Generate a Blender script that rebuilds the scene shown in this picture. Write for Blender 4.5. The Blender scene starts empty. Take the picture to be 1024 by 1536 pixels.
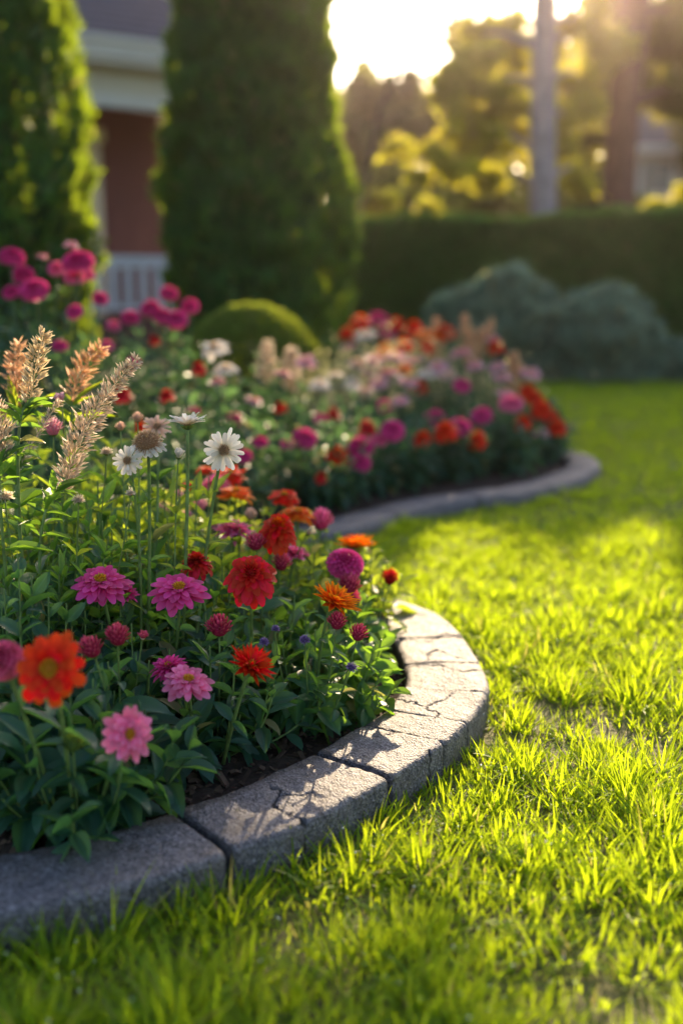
import bpy, math, random
import numpy as np
from math import radians as R
from mathutils import Vector, Matrix

random.seed(7)
RNG = np.random.default_rng(11)
S = bpy.context.scene
COL = S.collection

# ------------------------------------------------------------------ camera
FPX, CH = 1700.0, 0.80
PITCH = math.atan(348.0 / FPX)
SP, CP = math.sin(PITCH), math.cos(PITCH)
cd = bpy.data.cameras.new('camera'); cam = bpy.data.objects.new('camera', cd); COL.objects.link(cam)
cam.location = (0, 0, CH); cam.rotation_euler = (R(90) - PITCH, 0, 0)
cd.sensor_fit = 'VERTICAL'; cd.sensor_height = 36.0; cd.sensor_width = 24.0; cd.lens = FPX / 1536 * 36
cd.clip_start = 0.05; cd.clip_end = 500
cd.dof.use_dof = True; cd.dof.focus_distance = 1.76; cd.dof.aperture_fstop = 1.6
cd.dof.aperture_blades = 0
S.camera = cam

# ------------------------------------------------------------------ light
SUN_EL, SUN_AZ = 20.0, 12.0            # degrees; azimuth measured to the right of straight ahead
W = bpy.data.worlds.new('World'); S.world = W; W.use_nodes = True
nt = W.node_tree; nt.nodes.clear()
wo = nt.nodes.new('ShaderNodeOutputWorld'); wb = nt.nodes.new('ShaderNodeBackground')
sk = nt.nodes.new('ShaderNodeTexSky'); sk.sky_type = 'NISHITA'; sk.sun_disc = False
sk.sun_elevation = R(SUN_EL); sk.sun_rotation = R(SUN_AZ)
sk.air_density = 1.0; sk.dust_density = 2.2; sk.ozone_density = 1.0
wb.inputs['Strength'].default_value = 0.11
nt.links.new(sk.outputs[0], wb.inputs['Color']); nt.links.new(wb.outputs[0], wo.inputs['Surface'])
sd = bpy.data.lights.new('sun', 'SUN'); sun = bpy.data.objects.new('sun', sd); COL.objects.link(sun)
sd.energy = 5.0; sd.angle = R(0.5); sd.color = (1.0, 0.77, 0.49)
sdir = Vector((math.sin(R(SUN_AZ)) * math.cos(R(SUN_EL)), math.cos(R(SUN_AZ)) * math.cos(R(SUN_EL)), math.sin(R(SUN_EL))))
sun.rotation_euler = sdir.to_track_quat('Z', 'Y').to_euler(); sun.location = (3, 8, 12)

S.view_settings.view_transform = 'Standard'; S.view_settings.look = 'None'
S.view_settings.gamma = 1.0; S.view_settings.exposure = 1.52
S.render.engine = 'CYCLES'
S.cycles.use_denoising = True
S.cycles.max_bounces = 7; S.cycles.transmission_bounces = 4; S.cycles.diffuse_bounces = 4
S.cycles.glossy_bounces = 2; S.cycles.volume_bounces = 0; S.cycles.transparent_max_bounces = 4
S.cycles.sample_clamp_indirect = 6.0
S.cycles.caustics_reflective = False; S.cycles.caustics_refractive = False


def at(px, py, zd):                       # a point zd metres ahead seen at photo pixel
    a = (px - 512) / FPX; b = (768 - py) / FPX
    return Vector((a * zd, (CP + b * SP) * zd, CH + (-SP + b * CP) * zd))


def gp(px, py, z=0.0):
    a = (px - 512) / FPX; b = (768 - py) / FPX
    t = (z - CH) / (-SP + b * CP)
    return (a * t, (CP + b * SP) * t)


# ------------------------------------------------------------------ object helpers
def props(o, label=None, cat=None, group=None, kind=None):
    if label: o['label'] = label
    if cat: o['category'] = cat
    if group: o['group'] = group
    if kind: o['kind'] = kind
    return o


def empty(name, loc, label, cat, group=None, rz=0.0):
    o = bpy.data.objects.new(name, None); COL.objects.link(o)
    o.location = loc; o.rotation_euler = (0, 0, rz); o.empty_display_size = 0.1
    return props(o, label, cat, group)


class Buf:
    def __init__(s): s.v = []; s.q = []; s.t = []; s.a = []; s.n = 0

    def add(s, v, q=None, t=None, a=None):
        v = np.asarray(v, dtype=np.float32).reshape(-1, 3)
        if q is not None and len(q): s.q.append(np.asarray(q, dtype=np.int32).reshape(-1, 4) + s.n)
        if t is not None and len(t): s.t.append(np.asarray(t, dtype=np.int32).reshape(-1, 3) + s.n)
        if a is None: a = np.zeros((len(v), 4), dtype=np.float32) + 0.5
        a = np.asarray(a, dtype=np.float32)
        if a.ndim == 1: a = np.tile(a, (len(v), 1))
        s.v.append(v); s.a.append(a); s.n += len(v)

    def mesh(s, name, mat, smooth=True):
        me = bpy.data.meshes.new(name)
        V = np.concatenate(s.v); q = np.concatenate(s.q) if s.q else np.zeros((0, 4), np.int32)
        t = np.concatenate(s.t) if s.t else np.zeros((0, 3), np.int32)
        nf = len(q) + len(t)
        me.vertices.add(len(V)); me.loops.add(len(q) * 4 + len(t) * 3); me.polygons.add(nf)
        me.vertices.foreach_set('co', V.ravel())
        me.loops.foreach_set('vertex_index', np.concatenate([q.ravel(), t.ravel()]))
        ls = np.concatenate([np.arange(len(q)) * 4, len(q) * 4 + np.arange(len(t)) * 3]).astype(np.int32)
        me.polygons.foreach_set('loop_start', ls)
        me.polygons.foreach_set('use_smooth', np.full(nf, smooth, dtype=bool))
        me.update(calc_edges=True)
        at_ = me.attributes.new('pc', 'FLOAT_COLOR', 'POINT')
        at_.data.foreach_set('color', np.concatenate(s.a).ravel())
        if mat: me.materials.append(mat)
        me.validate()
        return me

    def obj(s, name, mat, parent=None, loc=(0, 0, 0), smooth=True):
        o = bpy.data.objects.new(name, s.mesh(name, mat, smooth)); COL.objects.link(o)
        o.location = loc
        if parent: o.parent = parent
        return o


def box(buf, x0, x1, y0, y1, z0, z1, a=None):
    v = [(x, y, z) for z in (z0, z1) for y in (y0, y1) for x in (x0, x1)]
    q = [(0, 2, 3, 1), (4, 5, 7, 6), (0, 1, 5, 4), (2, 6, 7, 3), (0, 4, 6, 2), (1, 3, 7, 5)]
    buf.add(v, q, a=a)


def norm(v):
    return v / np.maximum(np.linalg.norm(v, axis=-1, keepdims=True), 1e-9)


def frames(d, up):                        # rows of matrices: columns x, y=d, z
    d = norm(d); x = norm(np.cross(d, up)); z = np.cross(x, d)
    return np.stack([x, d, z], axis=-1)


def scatter(buf, tv, tq, M, off, scale, attr):
    """copies of one small template joined into the buffer (tv with own attr s,t in columns 3,4)"""
    N, k = len(off), len(tv)
    P = np.einsum('nij,nkj->nki', M, tv[None, :, :3] * scale[:, None, :]) + off[:, None, :]
    A = np.empty((N, k, 4), np.float32)
    A[:, :, 0] = tv[None, :, 3]; A[:, :, 1] = tv[None, :, 4]
    A[:, :, 2] = attr[:, None, 0]; A[:, :, 3] = attr[:, None, 1]
    q = (np.arange(N)[:, None, None] * k + np.asarray(tq)[None]).reshape(-1, 4)
    buf.add(P.reshape(-1, 3), q, a=A.reshape(-1, 4))


def strip(nx, ny, prof, bend, cup, wave=0.0):
    """leaf / petal template: unit length along +Y, unit width"""
    v = []
    for j in range(ny + 1):
        s = j / ny
        w = np.interp(s, np.linspace(0, 1, len(prof)), prof)
        for i in range(nx + 1):
            u = i / nx * 2 - 1
            z = -bend * s * s + cup * abs(u) * w + wave * math.sin(s * 15 + u * 2) * abs(u)
            y = s - (0.06 * abs(u) ** 2 if j == ny else 0)
            v.append((u * w * 0.5, y, z, s, i / nx))
    q = [(j * (nx + 1) + i, j * (nx + 1) + i + 1, (j + 1) * (nx + 1) + i + 1, (j + 1) * (nx + 1) + i)
         for j in range(ny) for i in range(nx)]
    return np.array(v, np.float32), q


OVATE = [.10, .62, .95, 1.0, .86, .55, .04]
LANCE = [.22, .62, .92, 1.0, .85, .55, .28, .03]
LEAF_T = {k: [strip(4, 7, p, b, c, .012) for b, c in ((.10, .10), (.22, .14), (.34, .10), (.16, .20))]
          for k, p in (('ovate', OVATE), ('lance', LANCE))}
LEAF_F = [strip(2, 3, [.15, .9, .8, .05], b, .12) for b in (.1, .3)]


def put_leaves(buf, pos, d, L, wr, kind='ovate', far=False, rand=None):
    pos = np.asarray(pos, np.float32); d = np.asarray(d, np.float32); n = len(pos)
    if n == 0: return
    L = np.asarray(L, np.float32)
    up = np.tile([0, 0, 1.0], (n, 1)) + RNG.normal(0, .33, (n, 3))
    M = frames(d, up)
    T = LEAF_F if far else LEAF_T[kind]
    pick = RNG.integers(0, len(T), n)
    at_ = np.stack([RNG.random(n), RNG.random(n)], 1)
    sc = np.stack([L * wr * RNG.uniform(.85, 1.15, n), L, L], 1)
    for k in range(len(T)):
        m = pick == k
        if m.any(): scatter(buf, T[k][0], T[k][1], M[m], pos[m], sc[m], at_[m])


def tube(buf, pts, r0, r1, sides=6, a=None, caps=True):
    P = np.asarray(pts, np.float32); n = len(P)
    T = norm(np.gradient(P, axis=0)); ref = np.array([.31, .2, .93]); ref = np.where(abs(T @ ref)[:, None] > .95, [1., 0, 0], ref)
    X = norm(np.cross(T, ref)); Y = np.cross(T, X)
    r = np.linspace(r0, r1, n) if np.isscalar(r0) else np.asarray(r0)
    th = np.linspace(0, 2 * math.pi, sides, endpoint=False)
    V = P[:, None] + r[:, None, None] * (np.cos(th)[None, :, None] * X[:, None] + np.sin(th)[None, :, None] * Y[:, None])
    q = [(i * sides + j, i * sides + (j + 1) % sides, (i + 1) * sides + (j + 1) % sides, (i + 1) * sides + j)
         for i in range(n - 1) for j in range(sides)]
    A = np.zeros((n, sides, 4), np.float32); A[:, :, 0] = np.linspace(0, 1, n)[:, None]; A[:, :, 1] = .5
    A[:, :, 2] = RNG.random(); A[:, :, 3] = .5
    buf.add(V.reshape(-1, 3), q, a=A.reshape(-1, 4) if a is None else a)
    if caps:
        k = buf.n
        buf.add(V[-1], t=[(0, j, j + 1) for j in range(1, sides - 1)], a=A[-1])


def bez(p0, p1, p2, n):
    t = np.linspace(0, 1, n)[:, None]
    return (1 - t) ** 2 * np.asarray(p0) + 2 * t * (1 - t) * np.asarray(p1) + t * t * np.asarray(p2)


# ------------------------------------------------------------------ value noise for shaping
_G = RNG.random((64, 64, 64)).astype(np.float32)


def noise3(p, f=1.0):
    p = np.asarray(p, np.float32) * f + 100.0
    i = np.floor(p).astype(int); w = p - i; w = w * w * (3 - 2 * w); i %= 64; j = (i + 1) % 64
    out = 0
    for a in (0, 1):
        for b in (0, 1):
            for c in (0, 1):
                g = _G[(j if a else i)[..., 0], (j if b else i)[..., 1], (j if c else i)[..., 2]]
                out = out + g * (w[..., 0] if a else 1 - w[..., 0]) * (w[..., 1] if b else 1 - w[..., 1]) * (w[..., 2] if c else 1 - w[..., 2])
    return out


def fnoise(p, f): return (noise3(p, f) + .5 * noise3(p, 2 * f) + .25 * noise3(p, 4 * f)) / 1.75


# ------------------------------------------------------------------ materials
def mat(name):
    m = bpy.data.materials.new(name); m.use_nodes = True
    n = m.node_tree; n.nodes.clear()
    out = n.nodes.new('ShaderNodeOutputMaterial')
    return m, n, out


def nd(n, t, **kw):
    x = n.nodes.new(t)
    for k, v in kw.items(): setattr(x, k, v)
    return x


def ramp(n, src, stops, interp='LINEAR'):
    r = n.nodes.new('ShaderNodeValToRGB'); r.color_ramp.interpolation = interp
    e = r.color_ramp.elements
    while len(e) > 1: e.remove(e[-1])
    e[0].position = stops[0][0]; e[0].color = (*stops[0][1], 1)
    for p, c in stops[1:]:
        x = e.new(p); x.color = (*c, 1)
    if src is not None: n.links.new(src, r.inputs[0])
    return r.outputs[0]


def mixc(n, f, a, b, mode='MIX'):
    m = n.nodes.new('ShaderNodeMix'); m.data_type = 'RGBA'; m.blend_type = mode
    for i, v in ((0, f), (6, a), (7, b)):
        if isinstance(v, (int, float)): m.inputs[i].default_value = v
        elif isinstance(v, tuple): m.inputs[i].default_value = (*v, 1)
        else: n.links.new(v, m.inputs[i])
    return m.outputs[2]


def mth(n, op, a, b=None, c=None):
    m = n.nodes.new('ShaderNodeMath'); m.operation = op
    for i, v in enumerate((a, b, c)):
        if v is None: continue
        if isinstance(v, (int, float)): m.inputs[i].default_value = v
        else: n.links.new(v, m.inputs[i])
    return m.outputs[0]


def attrs(n):
    a = nd(n, 'ShaderNodeAttribute', attribute_name='pc')
    s = n.nodes.new('ShaderNodeSeparateColor'); n.links.new(a.outputs['Color'], s.inputs[0])
    return s.outputs[0], s.outputs[1], s.outputs[2], a.outputs['Alpha']


def thin(n, out, col, tcol, tw, rough=.45, spec=.5, bump=None, bstr=.3, bdist=.002):
    """thin translucent leaf-like sheet"""
    p = nd(n, 'ShaderNodeBsdfPrincipled'); p.inputs['Roughness'].default_value = rough
    p.inputs['Specular IOR Level'].default_value = spec
    t = nd(n, 'ShaderNodeBsdfTranslucent'); m = nd(n, 'ShaderNodeMixShader'); m.inputs[0].default_value = tw
    for c, i in ((col, p.inputs['Base Color']), (tcol, t.inputs['Color'])):
        if isinstance(c, tuple): i.default_value = (*c, 1)
        else: n.links.new(c, i)
    if bump is not None:
        b = nd(n, 'ShaderNodeBump'); b.inputs['Strength'].default_value = bstr; b.inputs['Distance'].default_value = bdist
        n.links.new(bump, b.inputs['Height']); n.links.new(b.outputs[0], p.inputs['Normal'])
    n.links.new(p.outputs[0], m.inputs[1]); n.links.new(t.outputs[0], m.inputs[2]); n.links.new(m.outputs[0], out.inputs['Surface'])


def leaf_mat(name, dark, light, trans, tw=.38, rough=.38, veins=True, spec=.5):
    m, n, out = mat(name)
    s, u, b, a = attrs(n)
    base = ramp(n, b, [(0, dark), (1, light)])
    tc = mixc(n, b, trans, tuple(min(1, c * 1.5) for c in trans))
    old = mth(n, 'GREATER_THAN', a, .965)
    base = mixc(n, mth(n, 'MULTIPLY', old, .8), base, (.30, .24, .09)); tc = mixc(n, mth(n, 'MULTIPLY', old, .7), tc, (.62, .48, .16))
    bump = None
    if veins:
        au = mth(n, 'ABSOLUTE', mth(n, 'SUBTRACT', u, .5))
        mid = mth(n, 'LESS_THAN', au, .035)
        ph = mth(n, 'SUBTRACT', mth(n, 'MULTIPLY', s, 60.0), mth(n, 'MULTIPLY', au, 42.0))
        v = mth(n, 'POWER', mth(n, 'ABSOLUTE', mth(n, 'COSINE', ph)), 10.0)
        vv = mth(n, 'MAXIMUM', mid, mth(n, 'MULTIPLY', v, .45))
        base = mixc(n, mth(n, 'MULTIPLY', vv, .4), base, tuple(min(1, c * 2.2 + .02) for c in light))
        bump = mth(n, 'SUBTRACT', 1.0, vv)
    thin(n, out, base, tc, tw, rough, spec, bump, .5, .0012)
    return m


def petal_mat(name, base, tip, tw=.35, mid=None, rough=.55, edge=None):
    m, n, out = mat(name)
    s, u, b, a = attrs(n)
    st = [(0, base)] + ([(.5, mid)] if mid else []) + [(1, tip)]
    c = ramp(n, s, st)
    if edge: c = mixc(n, ramp(n, mth(n, 'ABSOLUTE', mth(n, 'SUBTRACT', u, .5)), [(.25, (0, 0, 0)), (.5, (1, 1, 1))]), c, edge)
    hv = nd(n, 'ShaderNodeHueSaturation'); n.links.new(c, hv.inputs['Color'])
    n.links.new(mth(n, 'MULTIPLY_ADD', b, .5, .75), hv.inputs['Value'])
    n.links.new(mth(n, 'MULTIPLY_ADD', b, -.018, .509), hv.inputs['Hue'])
    w = mth(n, 'SINE', mth(n, 'MULTIPLY', u, 38.0))
    thin(n, out, hv.outputs[0], hv.outputs[0], tw, rough, .25, w, .25, .0006)
    return m


def solid(name, col, rough=.7, var=.0, scale=8.0, bump=0.0, spec=.5, detail=6):
    m, n, out = mat(name)
    p = nd(n, 'ShaderNodeBsdfPrincipled'); p.inputs['Roughness'].default_value = rough; p.inputs['Specular IOR Level'].default_value = spec
    tc = nd(n, 'ShaderNodeTexCoord'); nz = nd(n, 'ShaderNodeTexNoise'); nz.inputs['Scale'].default_value = scale; nz.inputs['Detail'].default_value = detail
    n.links.new(tc.outputs['Object'], nz.inputs['Vector'])
    c = ramp(n, nz.outputs['Fac'], [(.3, tuple(x * (1 - var) for x in col)), (.7, tuple(min(1, x * (1 + var)) for x in col))])
    n.links.new(c, p.inputs['Base Color'])
    if bump:
        b = nd(n, 'ShaderNodeBump'); b.inputs['Distance'].default_value = bump; b.inputs['Strength'].default_value = 1
        n.links.new(nz.outputs['Fac'], b.inputs['Height']); n.links.new(b.outputs[0], p.inputs['Normal'])
    n.links.new(p.outputs[0], out.inputs['Surface'])
    return m


M = {}
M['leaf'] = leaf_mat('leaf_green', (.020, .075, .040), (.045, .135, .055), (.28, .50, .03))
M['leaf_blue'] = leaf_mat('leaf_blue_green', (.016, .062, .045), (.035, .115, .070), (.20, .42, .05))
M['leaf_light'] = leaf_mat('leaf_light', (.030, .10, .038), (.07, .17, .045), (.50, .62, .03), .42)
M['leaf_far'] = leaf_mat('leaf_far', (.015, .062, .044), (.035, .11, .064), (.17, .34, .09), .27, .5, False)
M['wisp'] = leaf_mat('wisp', (.16, .17, .06), (.34, .34, .15), (.95, .85, .42), .6, .4, False)
M['stem'] = solid('stem_green', (.15, .23, .06), .5, .35, 60)
M['stem_dark'] = solid('stem_dark', (.05, .11, .04), .5, .3, 60)
M['calyx'] = leaf_mat('calyx', (.06, .12, .03), (.10, .18, .04), (.4, .5, .05), .3, .5, False)
M['magenta'] = petal_mat('petal_magenta', (.50, .01, .12), (.86, .10, .34), .35, (.80, .045, .24))
M['dusty'] = petal_mat('petal_dusty', (.34, .01, .05), (.80, .16, .24), .25, (.60, .04, .12))
M['pink'] = petal_mat('petal_pink', (.70, .03, .16), (.95, .28, .46), .35, (.92, .15, .33))
M['palepink'] = petal_mat('petal_palepink', (.75, .20, .30), (.90, .55, .58), .4)
M['red'] = petal_mat('petal_red', (.28, .002, .004), (.74, .02, .012), .3, (.62, .008, .008))
M['redorange'] = petal_mat('petal_redorange', (.42, .005, .003), (.93, .065, .006), .38, (.84, .022, .004))
M['redtip'] = petal_mat('petal_red_goldtip', (.40, .003, .003), (.86, .05, .010), .38, (.74, .012, .005))
M['orange'] = petal_mat('petal_orange', (.80, .07, .003), (.98, .30, .01), .5, (.95, .17, .004))
M['flame'] = petal_mat('petal_flame', (.88, .03, .003), (.99, .42, .015), .6, (.97, .13, .004), edge=(.98, .36, .012))
M['white'] = petal_mat('petal_white', (.85, .72, .48), (.95, .88, .80), .55, (.93, .85, .74))
M['peach'] = petal_mat('petal_peach', (.60, .35, .20), (.88, .62, .50), .4)
M['purple'] = petal_mat('petal_purple', (.12, .06, .20), (.42, .28, .55), .2)
M['yellowc'] = petal_mat('centre_yellow', (.55, .20, .01), (.92, .58, .04), .15)
M['brownc'] = petal_mat('centre_brown', (.32, .16, .07), (.86, .62, .38), .35)
M['darkc'] = petal_mat('centre_dark', (.10, .02, .01), (.55, .22, .03), .15)
M['plume'] = petal_mat('plume_tan', (.66, .50, .28), (.97, .86, .62), .5)
M['plume_pink'] = petal_mat('plume_mauve', (.58, .43, .30), (.96, .86, .68), .5)
M['plume_peach'] = petal_mat('plume_peach', (.62, .36, .18), (.95, .68, .42), .45)
M['grass'] = leaf_mat('grass', (.060, .145, .012), (.13, .23, .018), (.49, .62, .012), .54, .5, False, .22)
M['cypress'] = leaf_mat('cypress', (.010, .070, .026), (.028, .125, .042), (.46, .62, .02), .28, .6, False, .3)
M['hedge'] = leaf_mat('hedge', (.045, .135, .048), (.09, .21, .070), (.45, .60, .04), .32, .6, False, .3)
M['topiary'] = leaf_mat('topiary', (.05, .095, .022), (.09, .145, .030), (.42, .50, .03), .28, .6, False, .3)
M['silver'] = leaf_mat('silver_leaf', (.10, .17, .13), (.20, .29, .22), (.36, .46, .26), .3, .6, False, .3)
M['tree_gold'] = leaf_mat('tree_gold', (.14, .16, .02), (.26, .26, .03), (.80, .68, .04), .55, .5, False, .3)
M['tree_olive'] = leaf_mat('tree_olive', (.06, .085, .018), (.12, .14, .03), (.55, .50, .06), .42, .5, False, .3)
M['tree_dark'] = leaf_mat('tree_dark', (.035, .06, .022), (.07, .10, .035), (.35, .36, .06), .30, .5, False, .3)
M['core'] = solid('dense_twigs', (.018, .030, .012), .95, .4, 12)
M['bark_pale'] = solid('bark_pale', (.30, .26, .27), .9, .25, 9, .01)
M['bark_red'] = solid('bark_red', (.16, .075, .055), .9, .3, 9, .012)
M['bark_dark'] = solid('bark_dark', (.06, .045, .035), .9, .3, 9, .01)

# ------------------------------------------------------------------ ground, lawn soil, bed soil
OUT = [(-3.2, .93), (-1.6, .955), (-.80, 1.04)] + [gp(x, y, .09) for x, y in
      [(0, 1368), (205, 1322), (347, 1275), (457, 1233), (588, 1163), (665, 1113), (703, 1080), (729, 1042), (730, 1012), (708, 971), (681, 938), (645, 915), (610, 903)]] + \
      [(.06, 2.53), (-.10, 2.60), (-.5, 2.62), (-1.3, 2.5), (-2.4, 2.3)]
FOUT = [(-3.6, 2.75), (-1.8, 2.80), (-.95, 2.88), (-.42, 3.03)] + [gp(x, y, .09) for x, y in
       [(500, 790), (633, 755), (771, 734), (854, 716), (890, 702), (902, 689), (890, 677), (863, 672)]] + \
       [(.93, 4.98), (.86, 5.3), (.70, 5.8), (.60, 6.5), (.55, 7.2), (.50, 8.0)]


def catmull(P, step):
    P = np.array(P, float); Q = np.vstack([2 * P[0] - P[1], P, 2 * P[-1] - P[-2]]); o = []
    for i in range(1, len(Q) - 2):
        t = np.linspace(0, 1, 24, endpoint=False)[:, None]
        a, b, c, d = Q[i - 1:i + 3]
        o.append(.5 * ((2 * b) + (c - a) * t + (2 * a - 5 * b + 4 * c - d) * t ** 2 + (-a + 3 * b - 3 * c + d) * t ** 3))
    o = np.vstack(o + [P[-1:]])
    for _ in range(2): o[1:-1] = (o[:-2] + 2 * o[1:-1] + o[2:]) / 4
    L = np.concatenate([[0], np.cumsum(np.linalg.norm(np.diff(o, axis=0), axis=1))])
    s = np.arange(0, L[-1], step)
    return np.stack([np.interp(s, L, o[:, 0]), np.interp(s, L, o[:, 1])], 1), s


C1, S1 = catmull(OUT, .0025)
C2, S2 = catmull(FOUT, .01)
CW = .148                                    # kerb width, measured inwards (to the left of the run)


def inner(C, w):
    T = np.gradient(C, axis=0); T /= np.linalg.norm(T, axis=1)[:, None]
    k = 25 if len(C) > 1000 else 3
    T = np.stack([np.convolve(np.pad(T[:, i], k, 'edge'), np.ones(2 * k + 1) / (2 * k + 1), 'valid') for i in (0, 1)], 1)
    T /= np.linalg.norm(T, axis=1)[:, None]
    N = np.stack([-T[:, 1], T[:, 0]], 1)
    return C + N * w, N


def inpoly(P, poly):
    x, y = P[:, 0], P[:, 1]; c = np.zeros(len(P), bool); n = len(poly)
    for i in range(n):
        x1, y1 = poly[i]; x2, y2 = poly[i - 1]
        m = ((y1 > y) != (y2 > y)) & (x < (x2 - x1) * (y - y1) / ((y2 - y1) + 1e-12) + x1)
        c ^= m
    return c


BED1 = np.vstack([C1[::16], [(-3.2, 2.2)]])
BED2 = np.vstack([C2[::2], [(-6, 8.0), (-6, 2.75)]])
PX_L, PX_R = -0.34, 0.345                     # half-widths of the view per metre ahead


def soil_mat(name, a, b, scale, bump):
    m, n, out = mat(name)
    tc = nd(n, 'ShaderNodeTexCoord')
    n1 = nd(n, 'ShaderNodeTexNoise'); n1.inputs['Scale'].default_value = scale; n1.inputs['Detail'].default_value = 9; n1.inputs['Roughness'].default_value = .7
    v = nd(n, 'ShaderNodeTexVoronoi'); v.inputs['Scale'].default_value = scale * 3
    for x in (n1, v): n.links.new(tc.outputs['Object'], x.inputs['Vector'])
    h = mth(n, 'ADD', n1.outputs['Fac'], mth(n, 'MULTIPLY', v.outputs['Distance'], .5))
    p = nd(n, 'ShaderNodeBsdfPrincipled'); p.inputs['Roughness'].default_value = .9
    n.links.new(ramp(n, h, [(.35, a), (.8, b)]), p.inputs['Base Color'])
    bp = nd(n, 'ShaderNodeBump'); bp.inputs['Distance'].default_value = bump; n.links.new(h, bp.inputs['Height']); n.links.new(bp.outputs[0], p.inputs['Normal'])
    n.links.new(p.outputs[0], out.inputs['Surface'])
    return m


M['soil'] = soil_mat('bed_soil', (.012, .007, .005), (.060, .032, .022), 28, .012)
M['lawn_soil'] = soil_mat('lawn_soil', (.040, .050, .014), (.13, .12, .04), 22, .008)
M['chip'] = solid('bark_chip', (.11, .062, .040), .9, .6, 25)

b = Buf()
gx = np.concatenate([[-60, -30, -15], np.arange(-8, 8.01, .25), [15, 30, 60]]); gy = np.concatenate([[-60, -25, -8, -3], np.arange(-1, 12.01, .25), [16, 24, 36, 60]])
X, Y = np.meshgrid(gx, gy, indexing='ij'); Z = (noise3(np.stack([X, Y, X * 0], -1), .9) - .5) * .012 * (abs(X) < 7) * (Y < 11) * (Y > 0)
ny = len(gy)
q = [(i * ny + j, (i + 1) * ny + j, (i + 1) * ny + j + 1, i * ny + j + 1) for i in range(len(gx) - 1) for j in range(ny - 1)]
b.add(np.stack([X, Y, Z + .030], -1).reshape(-1, 3), q)
g = b.obj('ground', M['lawn_soil']); props(g, kind='structure')


def bed(name, poly, x0, x1, y0, y1, step, top, edge):
    xs = np.arange(x0, x1, step); ys = np.arange(y0, y1, step)
    X, Y = np.meshgrid(xs, ys, indexing='ij'); P = np.stack([X.ravel(), Y.ravel()], 1)
    ins = inpoly(P, poly)
    d = np.full(len(P), 9.0)
    for c in poly[::3]: d = np.minimum(d, np.hypot(P[:, 0] - c[0], P[:, 1] - c[1]))
    z = top + .03 * np.clip((d - .15) / .4, 0, 1) + (fnoise(np.stack([P[:, 0], P[:, 1], P[:, 0] * 0], 1), 25) - .5) * .03
    z = np.where(ins & (d > edge), z, -.03)
    n = len(ys)
    q = np.array([(i * n + j, (i + 1) * n + j, (i + 1) * n + j + 1, i * n + j + 1) for i in range(len(xs) - 1) for j in range(n - 1)])
    q = q[(z[q] > 0).any(1)]
    b = Buf(); b.add(np.column_stack([P, z]), q); o = b.obj(name, M['soil'])
    props(o, kind='structure'); return o


bed('flower_bed_soil', BED1, -2.4, .4, .95, 2.75, .015, .045, .06)
bed('far_flower_bed_soil', BED2, -5.5, 1.3, 2.7, 8.0, .06, .05, .07)
b = Buf(); xs = np.arange(.0, 6.0, .08)
for i in range(len(xs) - 1):
    pass
X, Y = np.meshgrid(np.arange(.5, 6.5, .08), np.arange(8.72, 10.4, .08), indexing='ij')
Z = .03 + (fnoise(np.stack([X, Y, X], -1), 6) - .5) * .06; n = X.shape[1]
Z[:, 0] = -.03
b.add(np.stack([X, Y, Z], -1).reshape(-1, 3), [(i * n + j, (i + 1) * n + j, (i + 1) * n + j + 1, i * n + j + 1) for i in range(X.shape[0] - 1) for j in range(n - 1)])
props(b.obj('hedge_border_soil', M['soil']), kind='structure')

# mulch chips
def chips():
    b = Buf(); P = np.column_stack([RNG.uniform(-.7, .2, 5200), RNG.uniform(1.2, 2.5, 5200)])
    I, _ = inner(C1, CW + .004); poly = np.vstack([I[::16], [(-3.2, 2.2)]])
    P = P[inpoly(P, poly)]; n = len(P)
    t = np.array([(x, y, z, .5, .5) for z in (0, .35) for y in (-.5, .5) for x in (-.5, .5)], np.float32)
    q = [(0, 2, 3, 1), (4, 5, 7, 6), (0, 1, 5, 4), (2, 6, 7, 3), (0, 4, 6, 2), (1, 3, 7, 5)]
    M_ = frames(RNG.normal(0, 1, (n, 3)) * [1, 1, .35], np.tile([0, 0, 1.], (n, 1)) + RNG.normal(0, .4, (n, 3)))
    sz = RNG.uniform(.003, .015, (n, 1)) ** 1.0 * np.column_stack([RNG.uniform(.4, 1, n), RNG.uniform(.8, 2, n), RNG.uniform(.3, 1, n)])
    scatter(b, t, q, M_, np.column_stack([P, RNG.uniform(.045, .062, n)]), sz, RNG.random((n, 2)))
    o = b.obj('bark_mulch', M['chip'], smooth=False); props(o, 'brown bark mulch on the bed soil', 'mulch', kind='stuff')
chips()

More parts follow.
